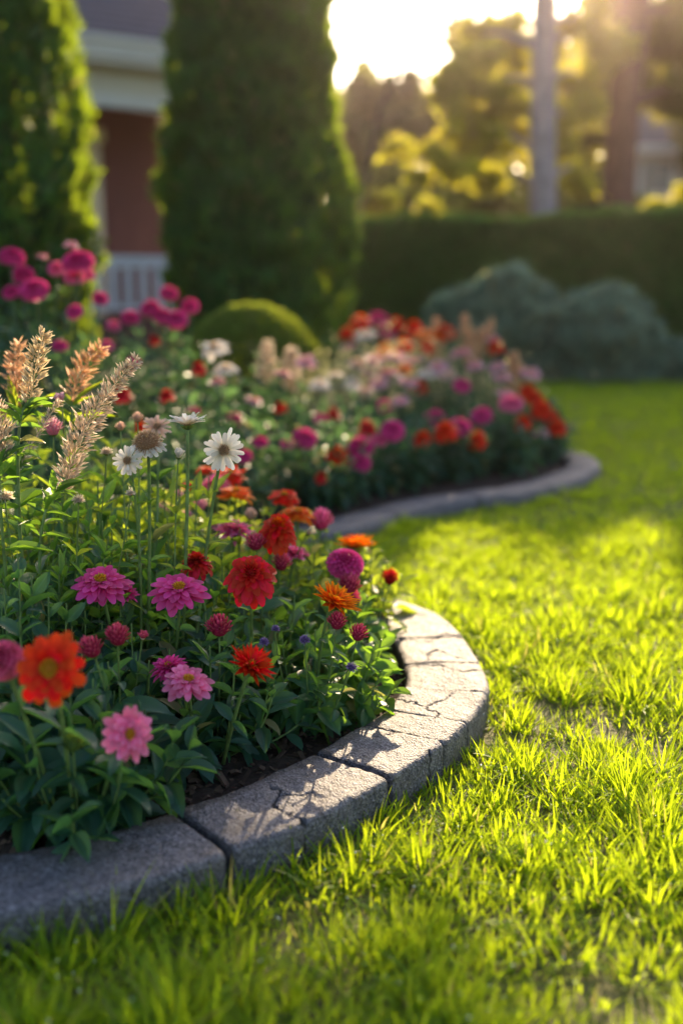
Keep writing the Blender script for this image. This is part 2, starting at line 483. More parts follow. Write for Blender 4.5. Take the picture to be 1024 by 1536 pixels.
# ------------------------------------------------------------------ kerb stones
def stone_mat(name, warm=False):
    m, n, out = mat(name)
    tc = nd(n, 'ShaderNodeTexCoord'); s, u, bb, a = attrs(n)
    def nz(sc, det=6, ro=.6):
        x = nd(n, 'ShaderNodeTexNoise'); x.inputs['Scale'].default_value = sc; x.inputs['Detail'].default_value = det; x.inputs['Roughness'].default_value = ro
        n.links.new(tc.outputs['Object'], x.inputs['Vector']); return x.outputs['Fac']
    big, mid, fine = nz(9), nz(55, 8, .75), nz(420, 3, .6)
    v = nd(n, 'ShaderNodeTexVoronoi'); v.inputs['Scale'].default_value = 330; n.links.new(tc.outputs['Object'], v.inputs['Vector'])
    sp = n.nodes.new('ShaderNodeSeparateColor'); n.links.new(v.outputs['Color'], sp.inputs[0])
    c = ramp(n, sp.outputs[0], [(0, (.06, .058, .065)), (.35, (.17, .165, .18)), (.7, (.27, .26, .28)), (1, (.44, .43, .45))])
    c = mixc(n, .75, c, ramp(n, mid, [(.3, (.45, .43, .46)), (.7, (1.15, 1.1, 1.08))]), 'MULTIPLY')
    c = mixc(n, ramp(n, big, [(.45, (0, 0, 0)), (.7, (.45, .45, .45))]), c, (.30, .235, .19))
    c = mixc(n, mth(n, 'MULTIPLY', s, .6), c, (.055, .036, .026))    # soil splashed on the block
    c = mixc(n, bb, c, (.015, .012, .010))                       # soil packed in cracks
    c = mixc(n, mth(n, 'MULTIPLY', ramp(n, mid, [(.55, (0, 0, 0)), (.68, (1, 1, 1))]), .25), c, (.10, .11, .06))
    oi = nd(n, 'ShaderNodeObjectInfo')
    c = mixc(n, 1.0, c, ramp(n, oi.outputs['Random'], [(0, (.56, .56, .61)), (.5, (.68, .65, .69)), (1, (.80, .75, .73))]), 'MULTIPLY')
    mo = ramp(n, nz(17, 9, .8), [(.60, (0, 0, 0)), (.70, (1, 1, 1))]); c = mixc(n, mth(n, 'MULTIPLY', mo, .45), c, (.075, .070, .062))
    p = nd(n, 'ShaderNodeBsdfPrincipled'); n.links.new(c, p.inputs['Base Color']); p.inputs['Roughness'].default_value = .62
    h = mth(n, 'ADD', mth(n, 'MULTIPLY', mid, 1.3), mth(n, 'ADD', mth(n, 'MULTIPLY', fine, .5), mth(n, 'MULTIPLY', v.outputs['Distance'], .8)))
    bp = nd(n, 'ShaderNodeBump'); bp.inputs['Distance'].default_value = .0026; bp.inputs['Strength'].default_value = .85
    n.links.new(h, bp.inputs['Height']); n.links.new(bp.outputs[0], p.inputs['Normal'])
    n.links.new(p.outputs[0], out.inputs['Surface'])
    return m


M['stone'] = stone_mat('grey_granite')
CRACKS = [[(402, 1176), (425, 1192), (405, 1206), (430, 1218), (457, 1233), (478, 1250)], [(425, 1192), (470, 1186)],
          [(457, 1233), (459, 1262)], [(600, 1048), (637, 1058), (659, 1050), (681, 1040)], [(640, 1060), (658, 1071), (652, 1080)],
          [(611, 1000), (650, 996), (690, 1008), (726, 1004)], [(560, 1108), (600, 1096), (630, 1104)], [(600, 960), (640, 962), (664, 950), (700, 958)],
          [(640, 990), (655, 975), (690, 985)], [(205, 1322), (202, 1345)], [(640, 1125), (648, 1135), (650, 1160)]]
JOINTS = [(205 - 420, 0)]


def seg_dist(P, a, b):
    a, b = np.array(a), np.array(b); d = b - a
    t = np.clip(((P - a) @ d) / (d @ d), 0, 1)
    return np.linalg.norm(P - (a + t[:, None] * d), axis=1)


IN1, N1 = inner(C1, 1.0); N1 = IN1 - C1


def kerb_stone(i0, i1, tilt, seed, g0=0, g1=0):
    """one block between run indices i0..i1, dense enough to carry chips and cracks"""
    idx = np.arange(i0 + g0, i1 - g1)                  # joints are tight except where a block has shifted
    # cross-section from the outer foot, over the top, to the inner foot
    sec = [(0.004, -.03), (0.004, .0), (0, .02)] + [(0, z) for z in np.linspace(.025, .078, 16)]
    r = .011
    sec += [(r - r * math.cos(t), .079 + r * math.sin(t)) for t in np.linspace(.2, math.pi / 2, 6)]
    sec += [(x, .09) for x in np.linspace(r + .002, CW - r - .002, 48)]
    sec += [(CW - r + r * math.sin(t), .079 + r * math.cos(t)) for t in np.linspace(0, math.pi / 2 - .2, 5)]
    sec += [(CW, z) for z in (.075, .06, .04, .02, -.03)]
    sec = np.array(sec)
    P = C1[idx][:, None, :] + N1[idx][:, None, :] * sec[None, :, 0:1]
    V = np.concatenate([P, np.broadcast_to(sec[None, :, 1:2], P.shape[:2] + (1,))], 2)
    n, k = V.shape[:2]
    # end rounding
    e = np.minimum(np.arange(n), np.arange(n)[::-1]) * .0025
    drop = np.where(e < .006, .0016 * (1 - e / .006) ** 2, 0)
    V[:, :, 2] -= drop[:, None] * (V[:, :, 2] > .05)
    V[:, :, :2] += N1[idx][:, None] * (drop[:, None, None] * np.where(sec[:, 0] < .02, 1, np.where(sec[:, 0] > CW - .02, -1, 0))[None, :, None])
    F = V.reshape(-1, 3)
    cen = F.mean(0)
    h = (fnoise(F, 11) - .5) * .009 + (fnoise(F + seed, 60) - .5) * .0036 + (noise3(F + seed, 240) - .5) * .0013
    nrm = np.zeros((k, 3)); nrm[:, 2] = sec[:, 1] > .085; 
    outw = (sec[:, 0] < .012) & (sec[:, 1] < .085); inw = (sec[:, 0] > CW - .012) & (sec[:, 1] < .085)
    D = np.zeros((n, k, 3)); D[:, :, 2] = np.where(sec[:, 1] > .078, 1, 0)[None]
    D[:, :, :2] -= N1[idx][:, None] * outw[None, :, None]; D[:, :, :2] += N1[idx][:, None] * inw[None, :, None]
    F = F + norm(D.reshape(-1, 3)) * h[:, None]
    F[:, 2] += tilt[0] + tilt[1] * (F[:, 0] - cen[0]) + tilt[2] * (F[:, 1] - cen[1])
    # cracks
    bb = np.zeros(len(F)); W2 = F[:, :2] + (noise3(F, 90)[:, None] - .5) * .009 + (noise3(F + 7, 35)[:, None] - .5) * [.014, -.01]
    top = (V.reshape(-1, 3)[:, 2] > .03)
    for c in CRACKS:
        pts = [gp(x, y, .09) for x, y in c]
        for a_, b_ in zip(pts[:-1], pts[1:]):
            d = seg_dist(W2, a_, b_); w = .0009 + .0018 * noise3(F, 50)
            f = np.clip(1 - d / w, 0, 1) * top
            bb = np.maximum(bb, np.clip(f * 2, 0, 1))
    F[:, 2] -= bb * .0045
    sx = np.tile(sec[:, 0], n); ed = np.minimum(np.minimum(np.arange(n), np.arange(n)[::-1]).repeat(k) * .0025, .05)
    grit = np.clip((sx - .100) / .035, 0, 1) * .75 + np.clip(1 - ed / .014, 0, 1) * .5
    grit = np.clip((grit + fnoise(F, 45) - .86) * 4, 0, 1) + .6 * np.clip((fnoise(F, 30) - .66) * 8, 0, 1)
    A = np.column_stack([np.clip(grit, 0, 1), np.full(len(F), .5), bb, np.full(len(F), .5)])
    q = [(i * k + j, i * k + j + 1, (i + 1) * k + j + 1, (i + 1) * k + j) for i in range(n - 1) for j in range(k - 1)]
    b = Buf(); o3 = np.array([cen[0], cen[1], 0]); b.add(F - o3, q, a=A)
    # end caps
    for row in (0, n - 1):
        r_ = F[row * k:(row + 1) * k] - o3; c_ = r_.mean(0)
        t = [(j, j + 1, k) if row else (j + 1, j, k) for j in range(k - 1)]
        b.add(np.vstack([r_, c_]), t=t, a=np.array([.1, .5, 0, .5]))
    return b, o3


def near_index(px, py):
    p = np.array(gp(px, py, .09)); return int(np.argmin(np.linalg.norm(C1 - p, axis=1)))


jo = [near_index(*p) for p in [(347, 1275), (588, 1163), (666, 1112), (702, 1083), (729, 1038), (722, 992), (696, 952), (655, 918)]]
first = [jo[0] - int(.42 / .0025), jo[0] - int(.84 / .0025), jo[0] - int(1.3 / .0025)]
last = [jo[-1] + int(x / .0025) for x in (.15, .36, .6, .85)]
J = sorted([j for j in first if j > 0] + jo + [j for j in last if j < len(C1) - 5])
SL = {jo[0]: 'grey granite edging stone in front of the orange-red zinnia, bottom left', jo[1]: 'shaded edging stone with a branching crack and spots of sun, before the dark gap',
      jo[2]: 'wide pitted edging stone where shade turns to sun on the curve', jo[3]: 'short edging stone with a thin crack just past the shade line',
      jo[4]: 'sunlit edging stone with a forked dark crack at the curve', jo[5]: 'sunlit edging stone at the outermost point of the bed curve',
      jo[6]: 'sunlit edging stone with a wavy crack beside the bare soil', jo[7]: 'bright edging stone behind the leafy plant with yellow-green leaves'}
for i in range(len(J) - 1):
    lab = SL.get(J[i + 1])
    if lab is None:
        lab = 'edging stone cut by the left border of the picture' if J[i + 1] < jo[0] else ('farthest visible edging stone of the near bed, below the red bud' if J[i] == jo[-1] else 'hidden edging stone closing the near bed behind the flowers')
    b, o3 = kerb_stone(J[i], J[i + 1], (random.uniform(-.0012, .0012), random.uniform(-.008, .008), random.uniform(-.008, .008)), i * 3.7, 2 if J[i] in jo[:2] else 0, 2 if J[i + 1] in jo[:2] else 0)
    o = b.obj('edging_stone', M['stone'], loc=o3)
    props(o, lab, 'edging stone', 'granite stones edging the near flower bed')

# far kerb: one continuous run
b = Buf(); I2, _ = inner(C2, 1.0); N2 = I2 - C2
sec = np.array([(0, -.03), (0, .055), (.008, .072), (.02, .078), (.06, .080), (.10, .078), (.125, .076), (.135, .068), (.14, .05), (.14, -.03)])
V = np.concatenate([C2[:, None] + N2[:, None] * sec[None, :, :1], np.broadcast_to(sec[None, :, 1:], (len(C2), len(sec), 1))], 2)
V += (fnoise(V, 8)[..., None] - .5) * .01
A2 = np.zeros(V.shape[:2] + (4,), np.float32); A2[..., 0] = .15; A2[..., 3] = .5; A2[20::38, :, 2] = 1; V[20::38, :, 2] -= .008
for i in range(0, len(C2), 38): V[i:i + 38, :, 2] += random.uniform(-.004, .004)
k = len(sec); b.add(V.reshape(-1, 3), [(i * k + j, i * k + j + 1, (i + 1) * k + j + 1, (i + 1) * k + j) for i in range(len(C2) - 1) for j in range(k - 1)], a=A2.reshape(-1, 4))
props(b.obj('bed_edging', M['stone']), 'low grey stone edging curving round the far flower bed', 'edging')

# ------------------------------------------------------------------ grass
def blades(buf, P, h, w, lean, az, segs, curl):
    n = len(P); s = np.linspace(0, 1, segs + 1)
    d = np.stack([np.cos(az), np.sin(az), 0 * az], 1); side = np.stack([-np.sin(az + RNG.normal(0, .8, n)), np.cos(az), 0 * az], 1)
    side = norm(side)
    out = []
    ang = lean[:, None] + curl[:, None] * s[None]
    dx = np.sin(ang); dz = np.cos(ang)
    cx = np.cumsum(np.concatenate([np.zeros((n, 1)), dx[:, 1:]], 1), 1) / segs; cz = np.cumsum(np.concatenate([np.zeros((n, 1)), dz[:, 1:]], 1), 1) / segs
    C = P[:, None] + h[:, None, None] * (cx[..., None] * d[:, None] + cz[..., None] * np.array([0, 0, 1.]))
    ww = w[:, None] * (1 - s[None] ** 1.8) * np.where(s < .1, .7, 1)
    L = C[:, :-1] - side[:, None] * ww[:, :-1, None] / 2; Rr = C[:, :-1] + side[:, None] * ww[:, :-1, None] / 2
    V = np.concatenate([np.stack([L, Rr], 2).reshape(n, -1, 3), C[:, -1:]], 1)
    k = 2 * segs + 1
    q = np.array([(2 * j, 2 * j + 1, 2 * j + 3, 2 * j + 2) for j in range(segs - 1)], dtype=np.int32).reshape(-1, 4); t = [(2 * segs - 2, 2 * segs - 1, 2 * segs)]
    base = np.arange(n)[:, None, None] * k
    A = np.empty((n, k, 4), np.float32); sv = np.concatenate([np.repeat(s[:-1], 2), [1]])
    A[:, :, 0] = sv; A[:, :, 1] = .5; A[:, :, 2] = (RNG.random(n) * .75 + .25 * noise3(P, 3))[:, None]; A[:, :, 3] = RNG.random(n)[:, None]
    buf.add(V.reshape(-1, 3), (base + q[None]).reshape(-1, 4) if len(q) else None, (base + np.array(t)[None]).reshape(-1, 3), A.reshape(-1, 4))


def lawn_ok(P, margin=0.0):
    ok = ~inpoly(P, BED1) & ~inpoly(P, BED2)
    return ok


def lawn(y0, y1, spacing, per, rad, hh, ww, segs, name_buf, gap, extra):
    P = []
    for y in np.arange(y0, y1, spacing):
        xl, xr = -.36 * y - .3, .36 * y + .65
        xs = np.arange(xl, xr, spacing); P.append(np.column_stack([xs, np.full(len(xs), y)]))
    P = np.vstack(P); P += RNG.uniform(-.5, .5, P.shape) * spacing * 1.1
    f = fnoise(np.column_stack([P, P[:, 0] * 0]), 9.0 if spacing < .06 else 5)
    keep = f > gap
    P = P[keep]; f = f[keep]; P = P[lawn_ok(P)]; f = fnoise(np.column_stack([P, P[:, 0] * 0 + 3]), 5)
    n = len(P); cnt = np.maximum(3, (per * RNG.uniform(.5, 1.4, n)).astype(int)); I = np.repeat(np.arange(n), cnt); N = len(I)
    r = rad * np.sqrt(RNG.random(N)) * RNG.uniform(.7, 1.3, n)[I]; th = RNG.random(N) * 2 * math.pi
    Q = P[I] + np.column_stack([np.cos(th), np.sin(th)]) * r[:, None]
    th2 = th + RNG.normal(0, .5, N)
    vig = np.clip(.1 + 1.7 * f, .5, 1.3) * RNG.uniform(.7, 1.3, n)
    h = hh * vig[I] * RNG.uniform(.55, 1.2, N) * (1.05 - .25 * r / rad)
    lean = np.clip(.05 + .75 * r / rad + RNG.normal(0, .16, N), -.3, 1.2)
    ok = lawn_ok(Q); Q, th2, h, lean = Q[ok], th2[ok], h[ok], lean[ok]; N = len(Q)
    blades(name_buf, np.column_stack([Q, np.full(N, .032)]), h, ww * RNG.uniform(.7, 1.3, N), lean, th2, segs, RNG.uniform(.15, .8, N))
    # short fill between tufts
    M_ = int(extra * (y1 - y0) * ((.36 * (y0 + y1) / 2 + .6) * 2)); Q = np.column_stack([RNG.uniform(-1, 1, M_), RNG.uniform(y0, y1, M_)]); Q[:, 0] *= .36 * Q[:, 1] + .6
    f = fnoise(np.column_stack([Q, Q[:, 0] * 0]), 9.0); Q = Q[(f > gap - .03)]; Q = Q[lawn_ok(Q)]; M_ = len(Q)
    blades(name_buf, np.column_stack([Q, np.full(M_, .032)]), hh * .45 * RNG.uniform(.5, 1.3, M_), ww * .9 * RNG.uniform(.6, 1.2, M_), RNG.uniform(0, .8, M_), RNG.random(M_) * 6.28, max(2, segs - 1), RNG.uniform(.1, .9, M_))


b = Buf()
lawn(.85, 2.1, .056, 58, .044, .056, .0040, 5, b, .27, 10000)
lawn(2.1, 3.6, .060, 56, .050, .044, .0050, 3, b, .20, 9000)
lawn(3.6, 5.6, .075, 46, .058, .042, .0062, 2, b, .20, 3600)
lawn(5.6, 8.75, .11, 44, .088, .040, .0105, 2, b, .15, 1600)
props(b.obj('lawn_grass', M['grass']), 'bright green tufted lawn grass beside the curved beds', 'grass', kind='stuff')

# grass clump growing against the kerb foot
# ------------------------------------------------------------------ flower heads
def petal(prof, ny=5, nx=2): return strip(nx, ny, prof, 0, 0)


PW = {'round': [.30, .62, .90, 1.0, .92, .50], 'narrow': [.45, .8, .95, 1, .9, .30], 'point': [.4, .8, 1, .9, .55, .05], 'notch': [.35, .7, .95, 1, .98, .72]}


def add_petals(buf, th, r0, z0, L, w, e0, curl, cup, prof, rnd, nx=2, ny=5):
    """petals placed round +Z: azimuth th, start radius/height, length, width, start elevation, curl along the length"""
    n = len(th); s = np.linspace(0, 1, ny + 1); u = np.linspace(-1, 1, nx + 1)
    wp = np.interp(s, np.linspace(0, 1, len(prof)), prof)
    ang = e0[:, None] + curl[:, None] * s[None]
    dr = np.cos(ang); dz = np.sin(ang)
    cr = r0[:, None] + L[:, None] * np.concatenate([np.zeros((n, 1)), np.cumsum((dr[:, 1:] + dr[:, :-1]) / 2, 1) / ny], 1)
    cz = z0[:, None] + L[:, None] * np.concatenate([np.zeros((n, 1)), np.cumsum((dz[:, 1:] + dz[:, :-1]) / 2, 1) / ny], 1)
    nr, nz = -np.sin(ang), np.cos(ang)
    ww = w[:, None] * wp[None]
    lift = cup[:, None, None] * (np.abs(u)[None, None] ** 2) * ww[..., None]
    rr = cr[..., None] + nr[..., None] * lift; zz = cz[..., None] + nz[..., None] * lift
    rr[:, -1, :] -= (np.abs(u) ** 2)[None] * L[:, None] * .06
    tt = u[None, None] * ww[..., None] / 2
    ct, st = np.cos(th)[:, None, None], np.sin(th)[:, None, None]
    V = np.stack([rr * ct - tt * st, rr * st + tt * ct, zz], -1)
    k = (nx + 1) * (ny + 1)
    q = np.array([(j * (nx + 1) + i, j * (nx + 1) + i + 1, (j + 1) * (nx + 1) + i + 1, (j + 1) * (nx + 1) + i) for j in range(ny) for i in range(nx)])
    A = np.empty((n, ny + 1, nx + 1, 4), np.float32); A[..., 0] = s[None, :, None]; A[..., 1] = (u[None, None] + 1) / 2
    A[..., 2] = rnd[:, None, None]; A[..., 3] = .5
    buf.add(V.reshape(-1, 3), (np.arange(n)[:, None, None] * k + q[None]).reshape(-1, 4), a=A.reshape(-1, 4))


def rings(buf, spec, prof, jit=1.0):
    """spec rows: count, r0, z0, length, width, elevation deg, curl deg, cup"""
    for i, (n, r0, z0, L, w, e, c, cup) in enumerate(spec):
        th = (np.arange(n) + .5 * (i % 2) + RNG.uniform(-.22, .22, n) * jit) / n * 2 * math.pi + i * .37
        J = lambda x, f: x * (1 + RNG.uniform(-f, f, n) * jit)
        add_petals(buf, th, J(np.full(n, r0), .05), J(np.full(n, z0), .02), J(np.full(n, L), .13), J(np.full(n, w), .16),
                   np.radians(e + RNG.normal(0, 6, n) * jit), np.radians(c + RNG.normal(0, 11, n) * jit), J(np.full(n, cup), .3), prof, RNG.random(n))


def lin(a, b, t): return a + (b - a) * t


def dome(buf, r, z, n, fl, fw, squash=.6, spread=1.0, spike=0.0):
    """a dome of small upright florets"""
    i = np.arange(n) + .5; ph = np.arccos(1 - i / n * spread); th = i * 2.39996
    d = np.stack([np.sin(ph) * np.cos(th), np.sin(ph) * np.sin(th), np.cos(ph)], 1)
    base = np.stack([d[:, 0] * r, d[:, 1] * r, z + d[:, 2] * r * squash], 1)
    M_ = frames(norm(d + RNG.normal(0, .12 + spike, (n, 3))), np.tile([.3, .2, .9], (n, 1)) + RNG.normal(0, .5, (n, 3)))
    tv, tq = strip(1, 2, [1, .9, .35], 0, 0)
    for rot in (0, 1):
        if rot: M_ = np.stack([M_[..., 2], M_[..., 1], -M_[..., 0]], -1)
        scatter(buf, tv, tq, M_, base, np.column_stack([np.full(n, fw), RNG.uniform(.7, 1.2, n) * fl, np.full(n, fw)]), np.column_stack([RNG.random(n), RNG.random(n)]))


def ball(buf, r, z, sq, n=10, a=None):
    v = [(0, 0, z + r * sq)]; 
    for j in range(1, n // 2 + 1):
        p = math.pi * j / (n // 2 + 1)
        for i in range(n): v.append((r * math.sin(p) * math.cos(i * 6.2832 / n), r * math.sin(p) * math.sin(i * 6.2832 / n), z + r * sq * math.cos(p)))
    v.append((0, 0, z - r * sq)); m = n // 2
    q = [(1 + (j - 1) * n + i, 1 + j * n + i, 1 + j * n + (i + 1) % n, 1 + (j - 1) * n + (i + 1) % n) for j in range(1, m) for i in range(n)]
    t = [(0, 1 + i, 1 + (i + 1) % n) for i in range(n)] + [(len(v) - 1, 1 + (m - 1) * n + (i + 1) % n, 1 + (m - 1) * n + i) for i in range(n)]
    buf.add(v, q, t, a=np.array([.1, .5, .5, .5]) if a is None else a)


HEADS = {}
NEAR = True


def head_parts(kind, var):
    """meshes of one head (unit radius, facing +Z): petals, centre, calyx"""
    key = (kind, var)
    if key in HEADS: return HEADS[key]
    p, c, k = Buf(), Buf(), Buf(); hasc = True
    if kind == 'zinnia':
        L = 6
        rings(p, [(int(lin(15, 9, t)), lin(.10, .13, t), lin(.0, .16, t), lin(.92, .26, t), lin(.34, .17, t), lin(-6, 50, t), lin(-14, -50, t), .10) for t in [i / (L - 1) for i in range(L)]], PW['round'])
        dome(c, .17, .16, 60, .10, .05)
        ball(c, .15, .14, .6)
    elif kind == 'zinniaopen':
        L = 4
        rings(p, [(int(lin(13, 10, t)), lin(.12, .16, t), lin(.0, .12, t), lin(.92, .42, t), lin(.36, .24, t), lin(-6, 36, t), lin(-10, -25, t), .14) for t in [i / (L - 1) for i in range(L)]], PW['notch'])
        dome(c, .20, .12, 80, .12, .05); ball(c, .18, .10, .6)
    elif kind == 'dahlia':
        L = 10
        rings(p, [(int(lin(17, 8, t)), lin(.10, .12, t), lin(-.02, .36, t), lin(.92, .26, t ** .8), lin(.32, .13, t), lin(-18, 62, t), lin(-38, -20, t), .16) for t in [i / (L - 1) for i in range(L)]], PW['round'])
        dome(c, .20, .34, 70, .14, .06); ball(c, .17, .31, .7)
    elif kind == 'mum':                      # daisy-like double with narrow tapering petals
        L = 6
        rings(p, [(int(lin(22, 12, t)), lin(.08, .12, t), lin(.0, .20, t), lin(.93, .34, t), lin(.22, .12, t), lin(0, 58, t), lin(-10, -26, t), .22) for t in [i / (L - 1) for i in range(L)]], PW['narrow'])
        dome(c, .15, .18, 50, .12, .045); ball(c, .13, .16, .6)
    elif kind == 'ray':
        L = 5
        rings(p, [(int(lin(19, 11, t)), .08, lin(.0, .10, t), lin(1.0, .62, t), lin(.22, .15, t), lin(14, 62, t), lin(8, -18, t), .30) for t in [i / (L - 1) for i in range(L)]], PW['point'])
        dome(c, .12, .16, 40, .16, .04); ball(c, .12, .10, .6)
    elif kind == 'pompon':
        n = 170; i = np.arange(n) + .5; zc = 1 - i / n * 1.55; ph = np.arccos(zc); th = i * 2.39996
        add_petals(p, th, .52 * np.sin(ph), .12 + .50 * zc, np.full(n, .42) * np.sin(ph).clip(.45), np.full(n, .27), np.radians(70 - np.degrees(ph) * .95), np.full(n, R(-25.)), np.full(n, .35), PW['round'], RNG.random(n), 2, 3)
        ball(p, .52, .10, .95); hasc = False
    elif kind == 'bud':
        n = 58; i = np.arange(n) + .5; zc = 1 - i / n * 1.3; ph = np.arccos(zc); th = i * 2.39996
        add_petals(p, th, .55 * np.sin(ph), .20 + .60 * zc, RNG.uniform(.46, .66, n), np.full(n, .21), np.radians(88 - np.degrees(ph) * .62), RNG.uniform(.1, .7, n), np.full(n, .35), PW['narrow'], RNG.random(n), 2, 3)
        ball(p, .58, .20, 1.0); hasc = False
    elif kind == 'daisy':
        rings(p, [(13, .16, .02, .86, .23, 0, -8, .12), (11, .16, .05, .78, .21, 12, -14, .12), (5, .15, .07, .55, .18, 24, -20, .1)], PW['notch'])
        dome(c, .22, .03, 110, .11, .035, .8); ball(c, .20, .02, .7)
    elif kind == 'daisyup':                  # closed cup seen from the side
        rings(p, [(15, .12, .0, .95, .26, 34, -30, .12), (14, .12, .03, .9, .24, 44, -36, .12), (12, .1, .05, .75, .2, 58, -40, .1)], PW['notch'])
        dome(c, .22, .06, 60, .14, .035); ball(c, .2, .04, .6)
    elif kind == 'halfopen':
        rings(p, [(11, .12, .0, .95, .34, 58, 10, .2), (10, .1, .05, .9, .3, 70, 8, .2)], PW['notch'])
        ball(c, .25, .1, 1.0)
    elif kind == 'seed':                     # fluffy seed head with a skirt of pale petals
        rings(p, [(18, .35, .0, .60, .24, -12, -30, .1), (18, .35, .08, .55, .2, 5, -35, .1)], PW['notch'])
        dome(c, .56, .10, 330, .24, .040, .95, 1.35, .1); ball(c, .54, .08, .9)
    elif kind == 'tuft':
        dome(p, .45, .2, 70, .55, .16, .8, 1.4, .15); hasc = False
        ball(p, .45, .15, .9)
    # calyx
    rr = {'bud': .58, 'tuft': .5, 'pompon': .35, 'halfopen': .3, 'seed': .35}.get(kind, .22)
    n = 16; th = np.arange(n) / n * 6.2832
    for L_, e_ in ((.42, 20), (.32, 40)):
        add_petals(k, th + e_, np.full(n, rr * .25), np.full(n, -.24), np.full(n, L_ * (.7 + rr)), np.full(n, .18), np.radians(np.full(n, float(e_))), np.full(n, R(35.)), np.full(n, .2), PW['point'], RNG.random(n), 2, 3)
    ball(k, rr * .7, -.12, .7)
    HEADS[key] = (p, c if hasc else None, k)
    return HEADS[key]


MESHC = {}


def head_mesh(kind, var, colour, cen):
    key = (kind, var, colour, cen)
    if key not in MESHC:
        p, c, k = head_parts(kind, var)
        MESHC[key] = (p.mesh(kind + '_petals', M[colour]), c.mesh('flower_centre', M[cen]) if c else None, k.mesh('calyx', M['calyx']))
    return MESHC[key]


CEN = {'dahlia': {'red': 'redtip', 'redtip': 'orange', 'redorange': 'orange', 'orange': 'orange'}, 'daisy': 'brownc', 'daisyup': 'brownc', 'seed': 'brownc', 'halfopen': 'white'}


def add_head(root, base, pos, nrm, rad, kind, colour, near=True):
    cen = CEN.get(kind, 'yellowc')
    if isinstance(cen, dict): cen = cen.get(colour, 'yellowc')
    pm, cm, km = head_mesh(kind, random.randrange(3), colour, cen)
    N = Vector(nrm).normalized(); q = N.to_track_quat('Z', 'Y')
    rot = q @ Matrix.Rotation(random.uniform(0, 6.28), 3, 'Z').to_quaternion()
    f = bpy.data.objects.new('bud' if kind in ('bud', 'tuft') else 'flower', pm); COL.objects.link(f)
    f.parent = root; f.location = Vector(pos) - Vector(base); f.rotation_mode = 'QUATERNION'; f.rotation_quaternion = rot
    j = random.uniform(.92, 1.08)
    f.scale = (rad * j, rad * (2 - j), rad * random.uniform(.92, 1.1))
    for m_, nm in ((cm, 'flower_centre'), (km, 'calyx')):
        if m_ is None or (not near and nm == 'calyx'): continue
        c = bpy.data.objects.new(nm, m_); COL.objects.link(c); c.parent = f
    return f


# ------------------------------------------------------------------ plants
def leafy_stem(fol, pts, L, wr, kind, pairs, far, t0=.18, grow=None, droop=0.0):
    """pairs of leaves along a stem, biggest in the middle, small rosette at the end"""
    P = np.asarray(pts); n = len(P); T = norm(np.gradient(P, axis=0))
    pos, d, ln = [], [], []
    az = random.uniform(0, 6.28)
    for k in range(pairs):
        t = t0 + (1 - t0) * (k + .3) / pairs; f = t * (n - 1); i = min(int(f), n - 2); w = f - i
        p = P[i] * (1 - w) + P[i + 1] * w; tt = T[i]
        x = norm(np.cross(tt, [.2, .3, .93])); y = np.cross(tt, x)
        az += 1.57 + random.uniform(-.4, .4)
        open_ = lin(1.15, .45, max(0, (t - .5) * 2)) if t > .5 else 1.15
        sz = L * (1.0 if t < .75 else lin(1, .5, (t - .75) * 4)) * random.uniform(.75, 1.15)
        for s in (0, math.pi):
            a = az + s + random.uniform(-.3, .3)
            dr = math.sin(open_) * (math.cos(a) * x + math.sin(a) * y) + math.cos(open_) * tt
            dr = dr + np.array([0, 0, -droop - random.uniform(0, .25)])
            pos.append(p); d.append(dr); ln.append(sz * random.uniform(.85, 1.1))
    put_leaves(fol, pos, d, ln, wr, kind, far)


def plant(name, label, cat, base, r, h, flowers=(), n=16, L=.055, wr=.42, kind='ovate', lm='leaf', pairs=6, group=None, far=False, near=True, stem_r=.0022, smat='stem', droop=.1, root=None, fstem_leaves=3, seed_up=.35):
    base = Vector((base[0], base[1], base[2] if len(base) > 2 else .05))
    root = root or empty(name, base, label, cat, group)
    B0 = np.array(base); fol = Buf(); branch = Buf()
    for i in range(n):                                       # leafy side shoots filling a dome
        a = i * 2.39996 + random.uniform(-.3, .3); rr = r * math.sqrt((i + .5) / n) * random.uniform(.85, 1.15)
        ht = h * math.sqrt(max(.12, 1 - (rr / r) ** 2 * .75)) * random.uniform(.82, 1.08)
        p2 = np.array([math.cos(a) * rr, math.sin(a) * rr, ht]); p0 = np.array([math.cos(a), math.sin(a), 0]) * r * .12
        p1 = np.array([math.cos(a) * rr * .9, math.sin(a) * rr * .9, ht * seed_up])
        pts = bez(p0, p1, p2, 8)
        tube(branch, pts, stem_r, stem_r * .6, 4 if far else 5)
        leafy_stem(fol, pts, L * random.uniform(.8, 1.15), wr, kind, pairs, far, droop=droop)
    for (px, py, dia, zd, fk, colr, nrm) in flowers:
        p = np.array(at(px, py, zd)); rad = dia / 2 / FPX * zd; N = norm(np.array(nrm, float))
        d = p - B0; neck = d - N * rad * .25
        p0 = np.array([d[0], d[1], 0]) * .25; p0[2] = 0
        bendp = neck - N * min(.10, h * .35) - np.array([0, 0, .02]); bendp = bendp * .8 + p0 * .2
        pts = bez(p0, bendp, neck, 12); sb = Buf()
        rs = max(.0012, min(.0026, rad * .085))
        tube(sb, pts, rs * 1.25, rs, 6)
        so = sb.obj('stem', M[smat], root)
        leafy_stem(fol, pts[:-1], L * .75, wr * .85, kind, fstem_leaves, far, .30, droop=droop)
        add_head(root, base, p, nrm, rad * (1.25 if fk in ('bud',) else 1.04), fk, colr, near)
    fol.obj('foliage', M[lm], root); branch.obj('branch', M[smat], root)
    return root


